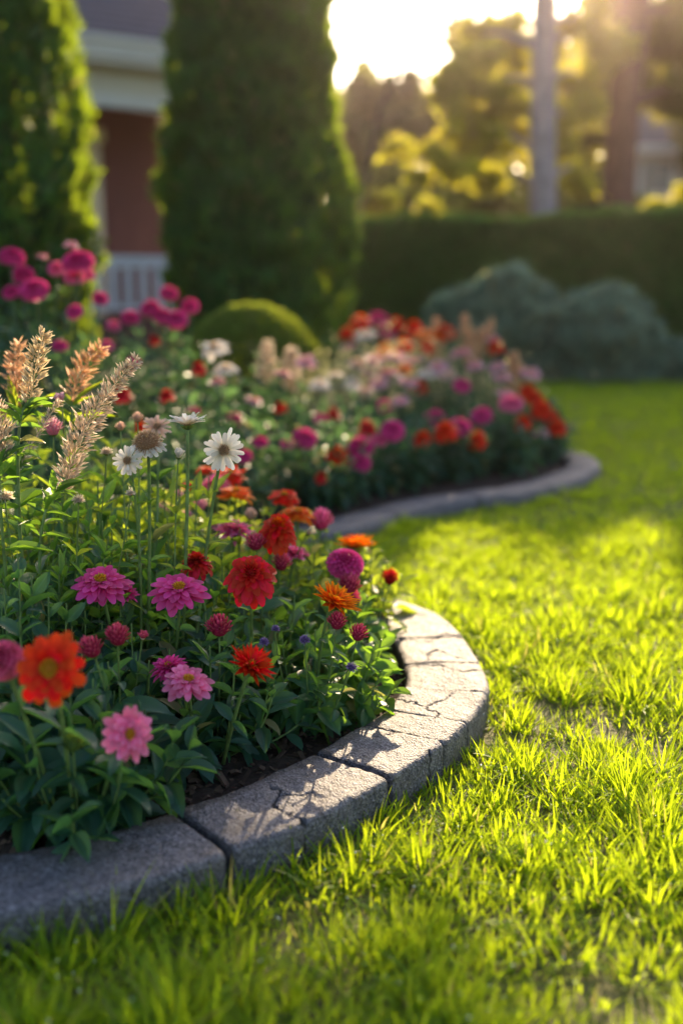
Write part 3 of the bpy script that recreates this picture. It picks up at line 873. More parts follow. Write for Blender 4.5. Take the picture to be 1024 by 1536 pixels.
def plume(root, base, pts_px, zd, rpx, matn, dens, Lf=.012, wid=.0022, stem_to=None, taper=.25, curve=True):
    """feathery seed spike along pixels; spikelets lean forward off the axis"""
    P = np.array([at(x, y, zd) for x, y in pts_px]) - np.array(base)
    ax = bez(P[0], 2 * P[1] - .5 * (P[0] + P[2]), P[2], 40); T = norm(np.gradient(ax, axis=0)); R0 = rpx / FPX * zd
    nb = dens; b = Buf(); tv, tq = strip(2, 3, [.4, 1, .7, .05], -.22, .2)
    i = RNG.integers(0, 40, nb); s = i / 39.0
    env = np.interp(s, [0, .12, .45, .8, 1], [.45, .9, 1, .55, taper]) * R0
    a = RNG.random(nb) * 6.2832; x = norm(np.cross(T[i], [.2, .9, .1])); y = np.cross(T[i], x)
    rad = (np.cos(a)[:, None] * x + np.sin(a)[:, None] * y)
    dist = RNG.random(nb) ** .7 * env
    pos = ax[i] + rad * (dist * .75)[:, None] + T[i] * (dist * .55)[:, None]
    d = norm(rad * .75 + T[i] * .75 + RNG.normal(0, .25, (nb, 3)))
    scatter(b, tv, tq, frames(d, rad + RNG.normal(0, .3, (nb, 3))), pos, np.column_stack([np.full(nb, wid), Lf * RNG.uniform(.6, 1.4, nb) * (.5 + .5 * env / R0), np.full(nb, Lf)]), RNG.random((nb, 2)))
    # side axes carrying the spikelets
    for k in range(26):
        j = int(k * 1.45); a_ = k * 2.4; x_, y_ = x[0] * 0 + norm(np.cross(T[j], [.2, .9, .1])), None
        y_ = np.cross(T[j], x_); rd = math.cos(a_) * x_ + math.sin(a_) * y_
        e = np.interp(j / 39, [0, .12, .45, .8, 1], [.45, .9, 1, .55, taper]) * R0
        tube(b, [ax[j], ax[j] + rd * e * .5 + T[j] * e * .3, ax[j] + rd * e * .8 + T[j] * e * .8], .0007, .0003, 4)
    tube(b, ax, .0015, .0006, 5)
    b.obj('plume', M[matn], root)
    return P[0], T[0]


def plume_plant(label, base, plumes, leaves, L=.10, wr=.22, lm='leaf', group=None, r=.1, h=.2, n=8, lf=('lance',)):
    base = Vector((base[0], base[1], .05)); root = empty('plume_plant', base, label, 'plume plant', group)
    fol = Buf()
    for (pts, zd, rpx, mt, dens, Lf, wid, sp) in plumes:
        p, t = plume(root, base, pts, zd, rpx, mt, dens, Lf, wid)
        p0 = np.array([random.uniform(-.02, .02), random.uniform(-.02, .02), 0]); 
        mid = np.array(at(sp[0], sp[1], zd)) - np.array(base)
        pts_ = bez(p0, 2 * mid - .5 * (p0 + p), p, 18); sb = Buf(); tube(sb, pts_, .0032, .0018, 7); sb.obj('stem', M['stem'], root)
        leafy_stem(fol, pts_, L, wr, 'lance', leaves, False, .25, droop=.05)
        leafy_stem(fol, pts_[8:], L * .55, wr, 'lance', leaves, False, .3, droop=.05)
    br = Buf()
    for i in range(n):
        a = i * 2.4; pts = bez((0, 0, 0), (math.cos(a) * r * .6, math.sin(a) * r * .6, h * .5), (math.cos(a) * r, math.sin(a) * r, h * random.uniform(.7, 1.1)), 8)
        tube(br, pts, .002, .001, 5); leafy_stem(fol, pts, L * .9, wr, 'lance', 6, False)
    br.obj('branch', M['stem'], root)
    fol.obj('foliage', M[lm], root)
    return root


UP = (0, -.15, 1); FC = (.1, -1, .35)
G1 = 'flowering plants in the near bed'
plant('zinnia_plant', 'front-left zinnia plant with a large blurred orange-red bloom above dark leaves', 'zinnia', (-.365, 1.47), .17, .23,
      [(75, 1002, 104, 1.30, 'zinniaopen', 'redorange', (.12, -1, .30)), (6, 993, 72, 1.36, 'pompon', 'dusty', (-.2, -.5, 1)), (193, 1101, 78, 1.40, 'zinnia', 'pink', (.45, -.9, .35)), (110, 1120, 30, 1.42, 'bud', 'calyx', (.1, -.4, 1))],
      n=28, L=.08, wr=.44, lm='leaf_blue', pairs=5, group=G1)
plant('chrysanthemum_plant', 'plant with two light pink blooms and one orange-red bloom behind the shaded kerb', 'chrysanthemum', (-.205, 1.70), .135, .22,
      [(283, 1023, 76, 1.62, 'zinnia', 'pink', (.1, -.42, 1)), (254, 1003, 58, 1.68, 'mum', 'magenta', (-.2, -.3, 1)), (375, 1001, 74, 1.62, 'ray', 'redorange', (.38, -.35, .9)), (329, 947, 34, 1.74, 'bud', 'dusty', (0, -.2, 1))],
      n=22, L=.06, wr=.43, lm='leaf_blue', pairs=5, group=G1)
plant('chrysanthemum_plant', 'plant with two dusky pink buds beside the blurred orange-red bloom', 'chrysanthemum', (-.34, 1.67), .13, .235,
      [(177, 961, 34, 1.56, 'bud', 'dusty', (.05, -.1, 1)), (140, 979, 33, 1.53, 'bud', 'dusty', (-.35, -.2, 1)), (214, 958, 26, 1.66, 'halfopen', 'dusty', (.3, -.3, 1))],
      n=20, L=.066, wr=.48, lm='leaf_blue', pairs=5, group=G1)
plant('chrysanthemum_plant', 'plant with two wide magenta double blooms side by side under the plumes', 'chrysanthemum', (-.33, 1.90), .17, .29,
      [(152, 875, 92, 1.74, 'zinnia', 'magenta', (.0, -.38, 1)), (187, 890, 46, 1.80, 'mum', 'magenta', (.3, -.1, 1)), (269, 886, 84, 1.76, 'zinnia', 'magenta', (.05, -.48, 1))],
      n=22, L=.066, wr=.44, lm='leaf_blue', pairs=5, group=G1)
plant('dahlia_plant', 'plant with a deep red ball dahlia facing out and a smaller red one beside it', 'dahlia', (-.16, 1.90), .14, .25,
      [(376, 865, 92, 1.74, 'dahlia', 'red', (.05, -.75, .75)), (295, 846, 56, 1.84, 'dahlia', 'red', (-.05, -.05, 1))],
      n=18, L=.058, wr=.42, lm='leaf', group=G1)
plant('marigold_plant', 'low plant at the kerb bend with a flame orange bloom and small purple tufts', 'marigold', (-.045, 1.86), .145, .20,
      [(500, 905, 76, 1.80, 'ray', 'flame', (.50, -.22, .85)), (505, 938, 27, 1.80, 'bud', 'dusty', (.15, -.1, 1)), (536, 955, 27, 1.80, 'bud', 'dusty', (.25, -.2, 1)),
       (457, 962, 18, 1.76, 'tuft', 'purple', (0, -.1, 1)), (396, 965, 17, 1.74, 'tuft', 'purple', (0, -.1, 1)), (526, 1003, 20, 1.76, 'tuft', 'purple', (.4, -.1, 1)), (413, 945, 14, 1.78, 'tuft', 'purple', (.1, 0, 1))],
      n=30, L=.052, wr=.50, lm='leaf', group=G1)
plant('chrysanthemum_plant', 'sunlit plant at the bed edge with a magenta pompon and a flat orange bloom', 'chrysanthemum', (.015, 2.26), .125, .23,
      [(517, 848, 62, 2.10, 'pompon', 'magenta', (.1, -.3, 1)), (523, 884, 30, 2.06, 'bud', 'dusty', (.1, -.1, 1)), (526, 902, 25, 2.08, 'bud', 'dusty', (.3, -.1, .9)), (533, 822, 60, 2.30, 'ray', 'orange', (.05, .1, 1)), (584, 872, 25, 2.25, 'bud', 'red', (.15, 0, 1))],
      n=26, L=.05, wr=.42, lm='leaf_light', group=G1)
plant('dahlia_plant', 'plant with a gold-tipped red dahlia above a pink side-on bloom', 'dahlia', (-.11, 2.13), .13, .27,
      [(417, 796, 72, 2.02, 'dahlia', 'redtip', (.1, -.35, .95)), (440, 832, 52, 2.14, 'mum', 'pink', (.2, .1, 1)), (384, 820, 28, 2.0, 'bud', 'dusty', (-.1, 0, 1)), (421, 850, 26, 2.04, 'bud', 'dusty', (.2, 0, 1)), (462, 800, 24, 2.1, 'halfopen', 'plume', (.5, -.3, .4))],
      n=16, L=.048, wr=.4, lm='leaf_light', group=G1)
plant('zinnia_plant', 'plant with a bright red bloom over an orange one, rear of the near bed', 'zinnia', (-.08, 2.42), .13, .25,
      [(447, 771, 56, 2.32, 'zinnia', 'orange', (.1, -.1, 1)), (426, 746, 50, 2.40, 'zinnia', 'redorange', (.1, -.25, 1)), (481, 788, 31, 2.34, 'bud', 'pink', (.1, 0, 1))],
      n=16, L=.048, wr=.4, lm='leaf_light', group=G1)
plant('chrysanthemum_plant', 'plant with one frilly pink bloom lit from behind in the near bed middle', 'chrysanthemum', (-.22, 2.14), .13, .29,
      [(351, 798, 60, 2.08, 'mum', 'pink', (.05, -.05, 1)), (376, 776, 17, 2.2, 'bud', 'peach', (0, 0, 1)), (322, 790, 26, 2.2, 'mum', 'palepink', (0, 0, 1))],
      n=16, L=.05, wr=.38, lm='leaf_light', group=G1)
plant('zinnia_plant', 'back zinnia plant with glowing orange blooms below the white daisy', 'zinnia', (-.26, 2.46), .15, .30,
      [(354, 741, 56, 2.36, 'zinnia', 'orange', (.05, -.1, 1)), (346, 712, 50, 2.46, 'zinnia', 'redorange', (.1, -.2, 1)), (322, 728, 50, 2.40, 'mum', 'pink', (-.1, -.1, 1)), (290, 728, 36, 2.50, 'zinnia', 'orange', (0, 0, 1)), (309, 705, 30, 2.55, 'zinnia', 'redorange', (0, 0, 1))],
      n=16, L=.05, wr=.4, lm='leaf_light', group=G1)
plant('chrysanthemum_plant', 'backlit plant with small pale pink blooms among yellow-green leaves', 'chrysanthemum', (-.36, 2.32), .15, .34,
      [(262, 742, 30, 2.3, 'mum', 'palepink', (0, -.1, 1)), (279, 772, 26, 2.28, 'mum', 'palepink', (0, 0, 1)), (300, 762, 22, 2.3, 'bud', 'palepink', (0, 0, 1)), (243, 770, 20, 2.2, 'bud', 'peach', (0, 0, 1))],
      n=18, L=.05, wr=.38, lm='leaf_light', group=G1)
GW = 'white daisies rising above the near bed'
plant('white_daisy_plant', 'tall daisy plant with one white bloom facing out and one seen from below', 'daisy', (-.285, 1.80), .07, .22,
      [(335, 675, 62, 1.75, 'daisy', 'white', (.30, -.92, .12)), (281, 638, 60, 1.78, 'daisyup', 'white', (-.06, .12, 1)), (268, 686, 28, 1.78, 'halfopen', 'white', (.2, -.1, 1))],
      n=6, L=.05, wr=.30, kind='lance', lm='leaf_light', group=GW, fstem_leaves=3)
plant('white_daisy_plant', 'daisy plant with a fluffy brown seed head and small white bloom left of it', 'daisy', (-.34, 1.80), .07, .24,
      [(222, 668, 56, 1.75, 'seed', 'white', (.0, -.45, .9)), (192, 691, 46, 1.72, 'daisy', 'white', (-.15, -.95, .25)), (236, 641, 46, 1.98, 'daisy', 'peach', (0, -.6, .8)), (207, 630, 15, 1.95, 'bud', 'peach', (0, 0, 1)), (181, 643, 14, 1.9, 'bud', 'peach', (0, 0, 1))],
      n=8, L=.06, wr=.26, kind='lance', lm='leaf', group=GW, fstem_leaves=3)
GP = 'feathery plume plants at the left of the near bed'
plume_plant('plume plant with a thick tan-mauve spike arching right, nearest the daisies', (-.47, 1.76),
            [([(97, 735), (130, 640), (204, 540)], 1.75, 21, 'plume_pink', 560, .016, .0010, (60, 840)), ([(30, 700), (64, 640), (92, 600)], 1.85, 7, 'plume_pink', 120, .010, .0012, (30, 800))], 5, .085, .22, 'leaf', GP, .10, .33, 12)
plume_plant('plume plant with one slender upright tan spike, tallest at the left', (-.51, 1.76),
            [([(44, 612), (54, 552), (67, 495)], 1.75, 13, 'plume', 200, .017, .0010, (28, 730)), ([(6, 690), (4, 640), (-10, 590)], 1.72, 15, 'plume_pink', 260, .014, .0012, (4, 800))], 5, .085, .24, 'leaf', GP, .10, .32, 12)
plume_plant('plume plant with blurred peach spikes behind the sharp tan ones', (-.58, 2.08),
            [([(32, 612), (24, 565), (30, 515)], 2.08, 16, 'plume_peach', 150, .022, .0020, (20, 700)), ([(108, 606), (122, 560), (152, 522)], 2.05, 16, 'plume_peach', 150, .022, .0020, (100, 700))], 4, .085, .26, 'leaf_light', GP, .12, .36, 12)
plant('pink_spike_plant', 'small plant with a soft pink half-open bloom between the plumes', 'flower', (-.53, 1.95), .1, .34,
      [(92, 603, 30, 1.9, 'halfopen', 'palepink', (-.2, -.2, 1)), (80, 648, 26, 1.9, 'bud', 'palepink', (0, 0, 1)), (160, 680, 20, 1.8, 'tuft', 'plume_pink', (0, 0, 1)), (118, 752, 22, 1.72, 'tuft', 'plume_pink', (0, 0, 1)), (8, 748, 26, 1.7, 'tuft', 'plume_pink', (0, 0, 1)), (196, 742, 16, 1.7, 'tuft', 'plume_pink', (0, 0, 1))],
      n=14, L=.07, wr=.26, kind='lance', lm='leaf_light', group=G1)
GF = 'leafy flowerless plants filling the near bed'
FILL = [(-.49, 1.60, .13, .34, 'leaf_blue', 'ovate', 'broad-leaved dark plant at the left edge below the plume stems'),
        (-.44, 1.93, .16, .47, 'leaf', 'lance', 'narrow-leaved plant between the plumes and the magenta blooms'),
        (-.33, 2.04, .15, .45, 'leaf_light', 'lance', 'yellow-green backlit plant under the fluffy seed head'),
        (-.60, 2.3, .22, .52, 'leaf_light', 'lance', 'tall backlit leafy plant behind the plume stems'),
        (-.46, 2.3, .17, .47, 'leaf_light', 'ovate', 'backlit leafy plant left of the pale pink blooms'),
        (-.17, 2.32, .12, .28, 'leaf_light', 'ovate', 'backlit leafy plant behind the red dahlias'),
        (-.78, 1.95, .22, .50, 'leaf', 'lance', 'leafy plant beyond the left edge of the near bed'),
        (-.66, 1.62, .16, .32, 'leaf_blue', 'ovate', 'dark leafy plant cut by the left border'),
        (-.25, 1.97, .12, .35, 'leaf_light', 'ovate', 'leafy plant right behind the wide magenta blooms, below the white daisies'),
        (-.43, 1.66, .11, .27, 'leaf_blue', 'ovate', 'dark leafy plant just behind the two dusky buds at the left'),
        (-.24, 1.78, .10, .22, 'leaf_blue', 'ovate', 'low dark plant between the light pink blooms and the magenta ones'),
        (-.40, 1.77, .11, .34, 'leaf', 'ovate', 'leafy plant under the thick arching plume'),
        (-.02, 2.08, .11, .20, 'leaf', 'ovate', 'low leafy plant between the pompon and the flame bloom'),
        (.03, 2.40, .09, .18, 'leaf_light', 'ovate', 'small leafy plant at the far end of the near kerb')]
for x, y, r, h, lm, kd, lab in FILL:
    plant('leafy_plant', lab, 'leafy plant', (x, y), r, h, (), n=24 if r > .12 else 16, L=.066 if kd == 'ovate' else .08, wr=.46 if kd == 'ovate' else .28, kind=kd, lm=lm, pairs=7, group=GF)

# ------------------------------------------------------------------ far bed
FARP = [  # x, y, radius, height, leaf, note
    (-1.45, 3.55, .30, .80, 'far left of the deep bed'), (-1.02, 3.65, .28, .76, 'in front of the left cypress'), (-.78, 3.25, .24, .36, 'low, behind the plumes'),
    (-.62, 4.10, .26, .62, 'in front of the porch railing'), (-.38, 3.55, .24, .42, 'behind the white daisies'), (-.30, 4.35, .24, .48, 'before the dome bush'),
    (-.08, 3.75, .22, .30, 'at the near curve of the far edging'), (.02, 4.30, .24, .32, 'just right of the dome bush'), (.16, 4.02, .20, .26, 'front row left'),
    (.38, 4.22, .20, .27, 'front row centre'), (.60, 4.42, .20, .27, 'front row right'), (.80, 4.72, .19, .26, 'at the rounded bed tip'),
    (.22, 4.62, .22, .34, 'second row centre'), (.48, 4.85, .22, .36, 'second row right'), (.72, 5.20, .22, .36, 'behind the rounded tip'),
    (.05, 5.10, .24, .42, 'in the sunlit patch left'), (.32, 5.30, .24, .46, 'in the sunlit patch centre'), (.55, 5.60, .22, .50, 'at the back right of the bed'),
    (.10, 5.75, .24, .56, 'at the very back'), (-.80, 4.70, .26, .58, 'under the porch railing'), (-.88, 3.98, .25, .64, 'left of the porch railing foot'), (-1.25, 4.1, .3, .78, 'behind the far left pink blooms'), (-.55, 3.25, .2, .34, 'low, right of the plumes')]
MG, PK, RD, OR, RO, WH, PP, PE = 'magenta', 'pink', 'red', 'orange', 'redorange', 'white', 'palepink', 'peach'
FARF = [(18, 388, 40, 3.6, MG), (118, 396, 50, 3.55, MG), (52, 437, 46, 3.5, MG), (35, 414, 38, 3.7, MG), (112, 419, 34, 3.6, PK), (113, 469, 30, 3.5, MG), (150, 449, 28, 3.6, MG), (64, 384, 20, 3.6, PP), (107, 367, 22, 3.6, PP), (133, 414, 22, 3.7, PK),
        (253, 442, 32, 4.1, MG), (196, 478, 32, 4.0, MG), (226, 464, 34, 4.1, MG), (266, 481, 36, 4.1, MG), (285, 461, 30, 4.2, MG), (243, 476, 32, 4.1, MG),
        (250, 593, 28, 3.3, RD), (183, 590, 34, 3.2, RD), (298, 551, 24, 4.0, RD), (232, 509, 20, 4.0, RD), (322, 522, 42, 3.7, WH), (339, 554, 34, 3.7, WH), (326, 572, 26, 3.7, PP), (480, 577, 34, 4.2, WH), (502, 563, 26, 4.3, WH), (424, 560, 26, 4.2, PP), (458, 543, 30, 4.4, PP), (400, 520, 26, 4.6, 'plume'),
        (456, 660, 38, 3.8, MG), (505, 682, 38, 3.85, RO), (541, 673, 38, 3.95, MG), (540, 697, 34, 3.85, MG), (588, 648, 38, 4.0, MG), (550, 640, 28, 4.1, RD), (568, 662, 24, 4.0, PK), (634, 658, 30, 4.15, RO), (668, 645, 38, 4.2, RO), (688, 643, 34, 4.3, MG), (714, 658, 34, 4.3, RO), (722, 626, 32, 4.5, MG), (766, 608, 36, 4.5, PK), (783, 633, 30, 4.55, RO), (652, 630, 32, 4.5, MG), (812, 612, 34, 4.75, RO), (800, 596, 30, 4.8, RO), (835, 640, 30, 4.7, RO), (826, 626, 30, 4.8, RO), (808, 648, 26, 4.6, PP), (795, 560, 32, 5.1, PP), (790, 585, 28, 5.0, RO), (482, 716, 20, 3.7, RD), (390, 665, 24, 3.6, MG), (367, 686, 24, 3.4, MG), (430, 668, 20, 3.7, PK), (500, 620, 22, 4.3, RD),
        (540, 482, 32, 5.4, RO), (567, 482, 30, 5.5, MG), (594, 485, 26, 5.6, RO), (577, 526, 30, 5.2, OR), (605, 518, 30, 5.2, RO), (634, 502, 30, 5.4, OR), (668, 498, 32, 5.4, RO), (690, 530, 36, 5.0, PP), (605, 553, 28, 5.0, OR), (628, 580, 28, 4.9, RO), (655, 552, 34, 5.0, PP), (743, 520, 28, 5.3, RO), (738, 508, 24, 5.4, PP), (610, 572, 30, 4.8, PP), (580, 560, 34, 4.9, PP), (548, 502, 30, 5.2, WH), (560, 540, 30, 4.9, PP), (535, 545, 28, 4.9, PE), (640, 520, 24, 5.2, RO), (752, 565, 28, 5.0, PP), (692, 580, 26, 4.7, MG), (756, 590, 24, 4.8, PP), (546, 586, 26, 4.6, PE), (522, 520, 24, 5.3, PP), (580, 500, 26, 5.6, MG), (592, 535, 30, 4.9, PP), (568, 575, 28, 4.8, PP), (640, 560, 28, 4.9, WH), (622, 540, 26, 5.0, PP), (672, 562, 26, 4.9, PE), (712, 548, 26, 5.0, PP), (530, 575, 26, 4.8, WH), (552, 560, 26, 4.8, PE), (600, 600, 24, 4.6, PP), (575, 610, 22, 4.5, MG), (745, 550, 26, 5.1, PP), (655, 500, 28, 5.4, OR), (620, 490, 26, 5.5, RO), (520, 500, 24, 5.4, RO), (480, 630, 22, 4.2, MG), (420, 610, 22, 4.1, RO), (380, 600, 24, 4.1, PP), (350, 630, 24, 3.8, MG), (210, 640, 24, 3.3, RO), (290, 620, 22, 3.7, MG), (90, 520, 26, 3.4, MG), (200, 545, 22, 3.7, MG), (160, 520, 24, 3.7, PK), (18, 440, 30, 3.6, MG), (85, 405, 28, 3.7, PK), (170, 490, 24, 3.9, PK)]
fa = {i: [] for i in range(len(FARP))}
for (px, py, dia, zd, c) in FARF:
    p = at(px, py, zd); i = min(range(len(FARP)), key=lambda k: math.hypot(p.x - FARP[k][0], p.y - FARP[k][1]))
    kd = 'pompon' if c in (MG, PK) else ('daisy' if c == WH and False else 'dahlia' if c in (RD, RO) else 'zinnia')
    if c == 'plume': continue
    fa[i].append((px, py, dia * (1.0 if px < 300 else 1.12), zd - .14, kd, c, (random.uniform(-.3, .3), random.uniform(-.5, 0), 1)))
WORDS = {MG: 'magenta', PK: 'pink', RD: 'red', OR: 'orange', RO: 'orange-red', WH: 'white', PP: 'pale pink', PE: 'peach'}
NUM = ['', 'one', 'two', 'three', 'four', 'five', 'six', 'seven', 'eight', 'nine', 'ten', 'eleven', 'twelve']
for i, (x, y, r, h, note) in enumerate(FARP):
    cs = {}
    for f in fa[i]: cs[f[5]] = cs.get(f[5], 0) + 1
    top = sorted(cs, key=lambda c: -cs[c])[:2]
    what = ' and '.join(f"{NUM[min(12, cs[c])]} {WORDS[c]}" for c in top)
    lab = f"plant with {what} blooms {note}" if top else f"blurred leafy green plant {note}"
    plant('flowering_plant', lab, 'flowering plant', (x, y, .06), r, h, fa[i], n=34, L=.07, wr=.36, lm='leaf_far', pairs=8, group='flowering plants in the far bed', far=True, near=False, smat='stem_dark', droop=.15)
for i, (pts, zd, lab) in enumerate([([(655, 560), (654, 520), (657, 478)], 5.4, 'blurred peach plume spike left of the leaning pair'), ([(712, 560), (704, 520), (696, 475)], 5.3, 'blurred peach plume spike tilted left in the far bed'), ([(705, 560), (716, 520), (738, 484)], 5.3, 'blurred peach plume spike tilted right in the far bed'),
                        ([(770, 600), (771, 560), (770, 530)], 5.0, 'short blurred peach spike near the bed tip'), ([(400, 580), (399, 550), (401, 515)], 4.4, 'grey-mauve blurred spike in front of the dome bush'), ([(436, 590), (437, 555), (438, 525)], 4.4, 'second grey-mauve blurred spike right of the dome centre')]):
    bs = at(pts[0][0], pts[0][1], zd)
    plume_plant(lab, (bs.x, bs.y), [(pts, zd, 11, 'plume_peach' if i < 4 else 'plume_pink', 320, .03, .006, (pts[0][0], pts[0][1] + 40))], 4, .09, .2, 'leaf_far', 'blurred plume spikes in the far bed', .08, .25, 5)
# wispy backlit grass plants in the sunny part of the far bed
for i, (x, y, h, lab) in enumerate([(.10, 4.85, .46, 'wispy golden backlit grass left of the sunny patch'), (.30, 4.95, .46, 'wispy golden backlit grass in the middle of the sunny patch'), (.15, 5.35, .54, 'tall golden wisps behind the sunny patch'), (.62, 5.0, .40, 'wispy golden grass toward the bed tip'),
                             (.45, 5.15, .5, 'golden wisps below the leaning plume pair'), (.75, 4.98, .34, 'short golden wisps beside the bed tip'), (-.05, 4.75, .44, 'wispy grass right of the clipped dome bush')]):
    root = empty('wispy_grass_plant', (x, y, .06), lab, 'ornamental grass', 'wispy grasses in the far bed'); bb = Buf(); N = 130
    P = np.column_stack([RNG.normal(0, .05, N), RNG.normal(0, .05, N), np.zeros(N)])
    blades(bb, P, h * RNG.uniform(.6, 1.1, N), np.full(N, .0035), np.abs(RNG.normal(0, .22, N)), RNG.random(N) * 6.28, 5, RNG.uniform(0, .5, N))
    tips = P + np.column_stack([RNG.normal(0, .11, N), RNG.normal(0, .11, N), h * RNG.uniform(.5, 1.05, N)])
    bb.obj('blade_clump', M['wisp'], root)
    hb = Buf(); put_leaves(hb, tips, RNG.normal(0, .5, (N, 3)) + [0, 0, 1], RNG.uniform(.008, .018, N), .5, far=True)
    hb.obj('seed_heads', M['wisp'], root)['kind'] = 'stuff'

# ------------------------------------------------------------------ leafy masses: cypresses, hedge, shrubs
SPRAY = strip(1, 2, [.5, 1, .2], .12, 0)


def mass(buf, pts, nrm, size, wr=.5, up=.5, jit=.5):
    n = len(pts); d = norm(norm(nrm) + [0, 0, up] + RNG.normal(0, jit, (n, 3)))
    scatter(buf, *SPRAY, frames(d, nrm + RNG.normal(0, .6, (n, 3))), np.asarray(pts), np.column_stack([size * wr, size, size]), RNG.random((n, 2)))


def cypress(loc, rad, H, label, N, seedo):
    root = empty('cypress_tree', loc, label, 'cypress', 'two columnar cypresses by the house')
    z = RNG.random(N) ** .85; th = RNG.random(N) * 6.2832
    prof = np.interp(z, [0, .06, .22, .55, .85, 1], [.82, .96, 1, .78, .42, .03])
    p = np.column_stack([np.cos(th) * prof, np.sin(th) * prof, z * H / rad]) * rad
    lump = fnoise(p + seedo, 3.2); lump2 = noise3(p + seedo, 9)
    s = .60 + .56 * lump + .30 * lump2 - RNG.random(N) ** 2 * .10
    p[:, :2] *= s[:, None]; p[:, 2] += .12
    b = Buf(); nr = np.column_stack([np.cos(th), np.sin(th), np.full(N, .25)])
    mass(b, p, nr, RNG.uniform(.04, .10, N), .40, .9, .48)
    b.obj('crown', M['cypress'], root)
    b = Buf(); zz = np.linspace(0, 1, 22); pr = np.interp(zz, [0, .06, .22, .55, .85, 1], [.82, .96, 1, .78, .42, .03])
    tube(b, np.column_stack([0 * zz, 0 * zz, .2 + zz * (H - .25)]), pr * rad * .74, None, 20); b.obj('crown_core', M['core'], root)
    b = Buf(); tube(b, [(0, 0, -.05), (0, 0, .4)], .09, .08, 10); b.obj('trunk', M['bark_dark'], root)


cypress((-.60, 8.0, 0), .575, 4.8, 'dark conical cypress in the middle, gold rim of light on its right side', 60000, 0)
cypress((-2.24, 7.4, 0), .62, 5.4, 'dark cypress at the left edge, partly out of frame', 50000, 9)


def hedge_thing(name, label, cat, a, bpt, thick, h0, h1, m, N, size):
    a, bpt = np.array(a), np.array(bpt); L = np.linalg.norm(bpt - a); u = (bpt - a) / L; v = np.array([-u[1], u[0]])
    root = empty(name, (*a, 0), label, cat); b = Buf()
    s = RNG.random(N); face = RNG.random(N)
    hh = h0 + (h1 - h0) * s
    topf = face > .62
    off = np.where(topf, RNG.uniform(-.5, .5, N) * thick, -thick / 2 * np.where(face > .55, -1, 1))
    z = np.where(topf, hh, RNG.random(N) * hh)
    P3 = np.column_stack([u[0] * s * L + v[0] * off, u[1] * s * L + v[1] * off, z])
    nr = np.where(topf[:, None], [[0, 0, 1.]], np.column_stack([v[0] * np.sign(off), v[1] * np.sign(off), 0 * s + .15]))
    P3 += nr * ((fnoise(P3, 2.5) - .5) * .24 + (noise3(P3, 9) - .5) * .05 - .03)[:, None]
    mass(b, P3, nr, RNG.uniform(size * .6, size * 1.3, N), .6, .25, .6); b.obj('leaf_mass', M[m], root)
    c = Buf(); t = thick / 2 - .07
    vv = [(*(u * x + v * o), z) for x, hz in ((0.05, h0), (L - .05, h1)) for o in (-t, t) for z in (0, hz - .07)]
    c.add(vv, [(0, 1, 3, 2), (4, 6, 7, 5), (0, 4, 5, 1), (2, 3, 7, 6), (1, 5, 7, 3), (0, 2, 6, 4)]); c.obj('hedge_core', M['core'], root, smooth=False)
    return root


hedge_thing('hedge', 'long clipped dark green hedge across the back of the lawn', 'hedge', (-.1, 12.2), (6.2, 9.1), .9, 1.36, 1.38, 'hedge', 120000, .055)


def shrub(name, label, cat, loc, rx, ry, rz, m, N, size, lump=.12, up=.3, group=None, jit=.5, flat=None):
    root = empty(name, loc, label, cat, group)
    d = norm(RNG.normal(0, 1, (N, 3))); d[:, 2] = np.abs(d[:, 2]) * 1.2 - .25; d = norm(d)
    p = d * [rx, ry, rz]; s = 1 - lump / 2 + lump * fnoise(p / max(rx, .01), 2.6) * 1.6 - RNG.random(N) ** 2 * .08
    p = p * s[:, None]; p[:, 2] = np.maximum(p[:, 2] + rz * .22, .02)
    b = Buf(); mass(b, p, d, RNG.uniform(size * .6, size * 1.3, N), .5, up, jit); b.obj('foliage', M[m], root)
    c = Buf(); ball(c, 1, 0, 1, 16); c.v[0] = c.v[0] * np.array([rx * .72, ry * .72, rz * .72], np.float32) + np.array([0, 0, rz * .2], np.float32); c.obj('twig_core', M['core'], root)
    return root


shrub('dome_bush', 'round clipped yellow-green bush between the pink blooms and the cypress', 'bush', (-.43, 5.35, 0), .40, .38, .56, 'topiary', 26000, .022, .03, .2, None, .35)
GS = 'grey-green shrubs in front of the hedge'
shrub('grey_shrub', 'grey-green mounded shrub at the left of the hedge foot', 'shrub', (1.20, 9.2, 0), .45, .40, .56, 'silver', 13000, .12, .60, .9, GS, .42)
shrub('grey_shrub', 'grey-green mounded shrub at the middle of the hedge foot', 'shrub', (1.98, 9.05, 0), .41, .38, .47, 'silver', 11000, .12, .60, .9, GS, .42)
shrub('grey_shrub', 'small low green shrub at the right picture edge by the hedge', 'shrub', (2.66, 8.95, 0), .26, .24, .24, 'silver', 5000, .05, .15, .5, GS)

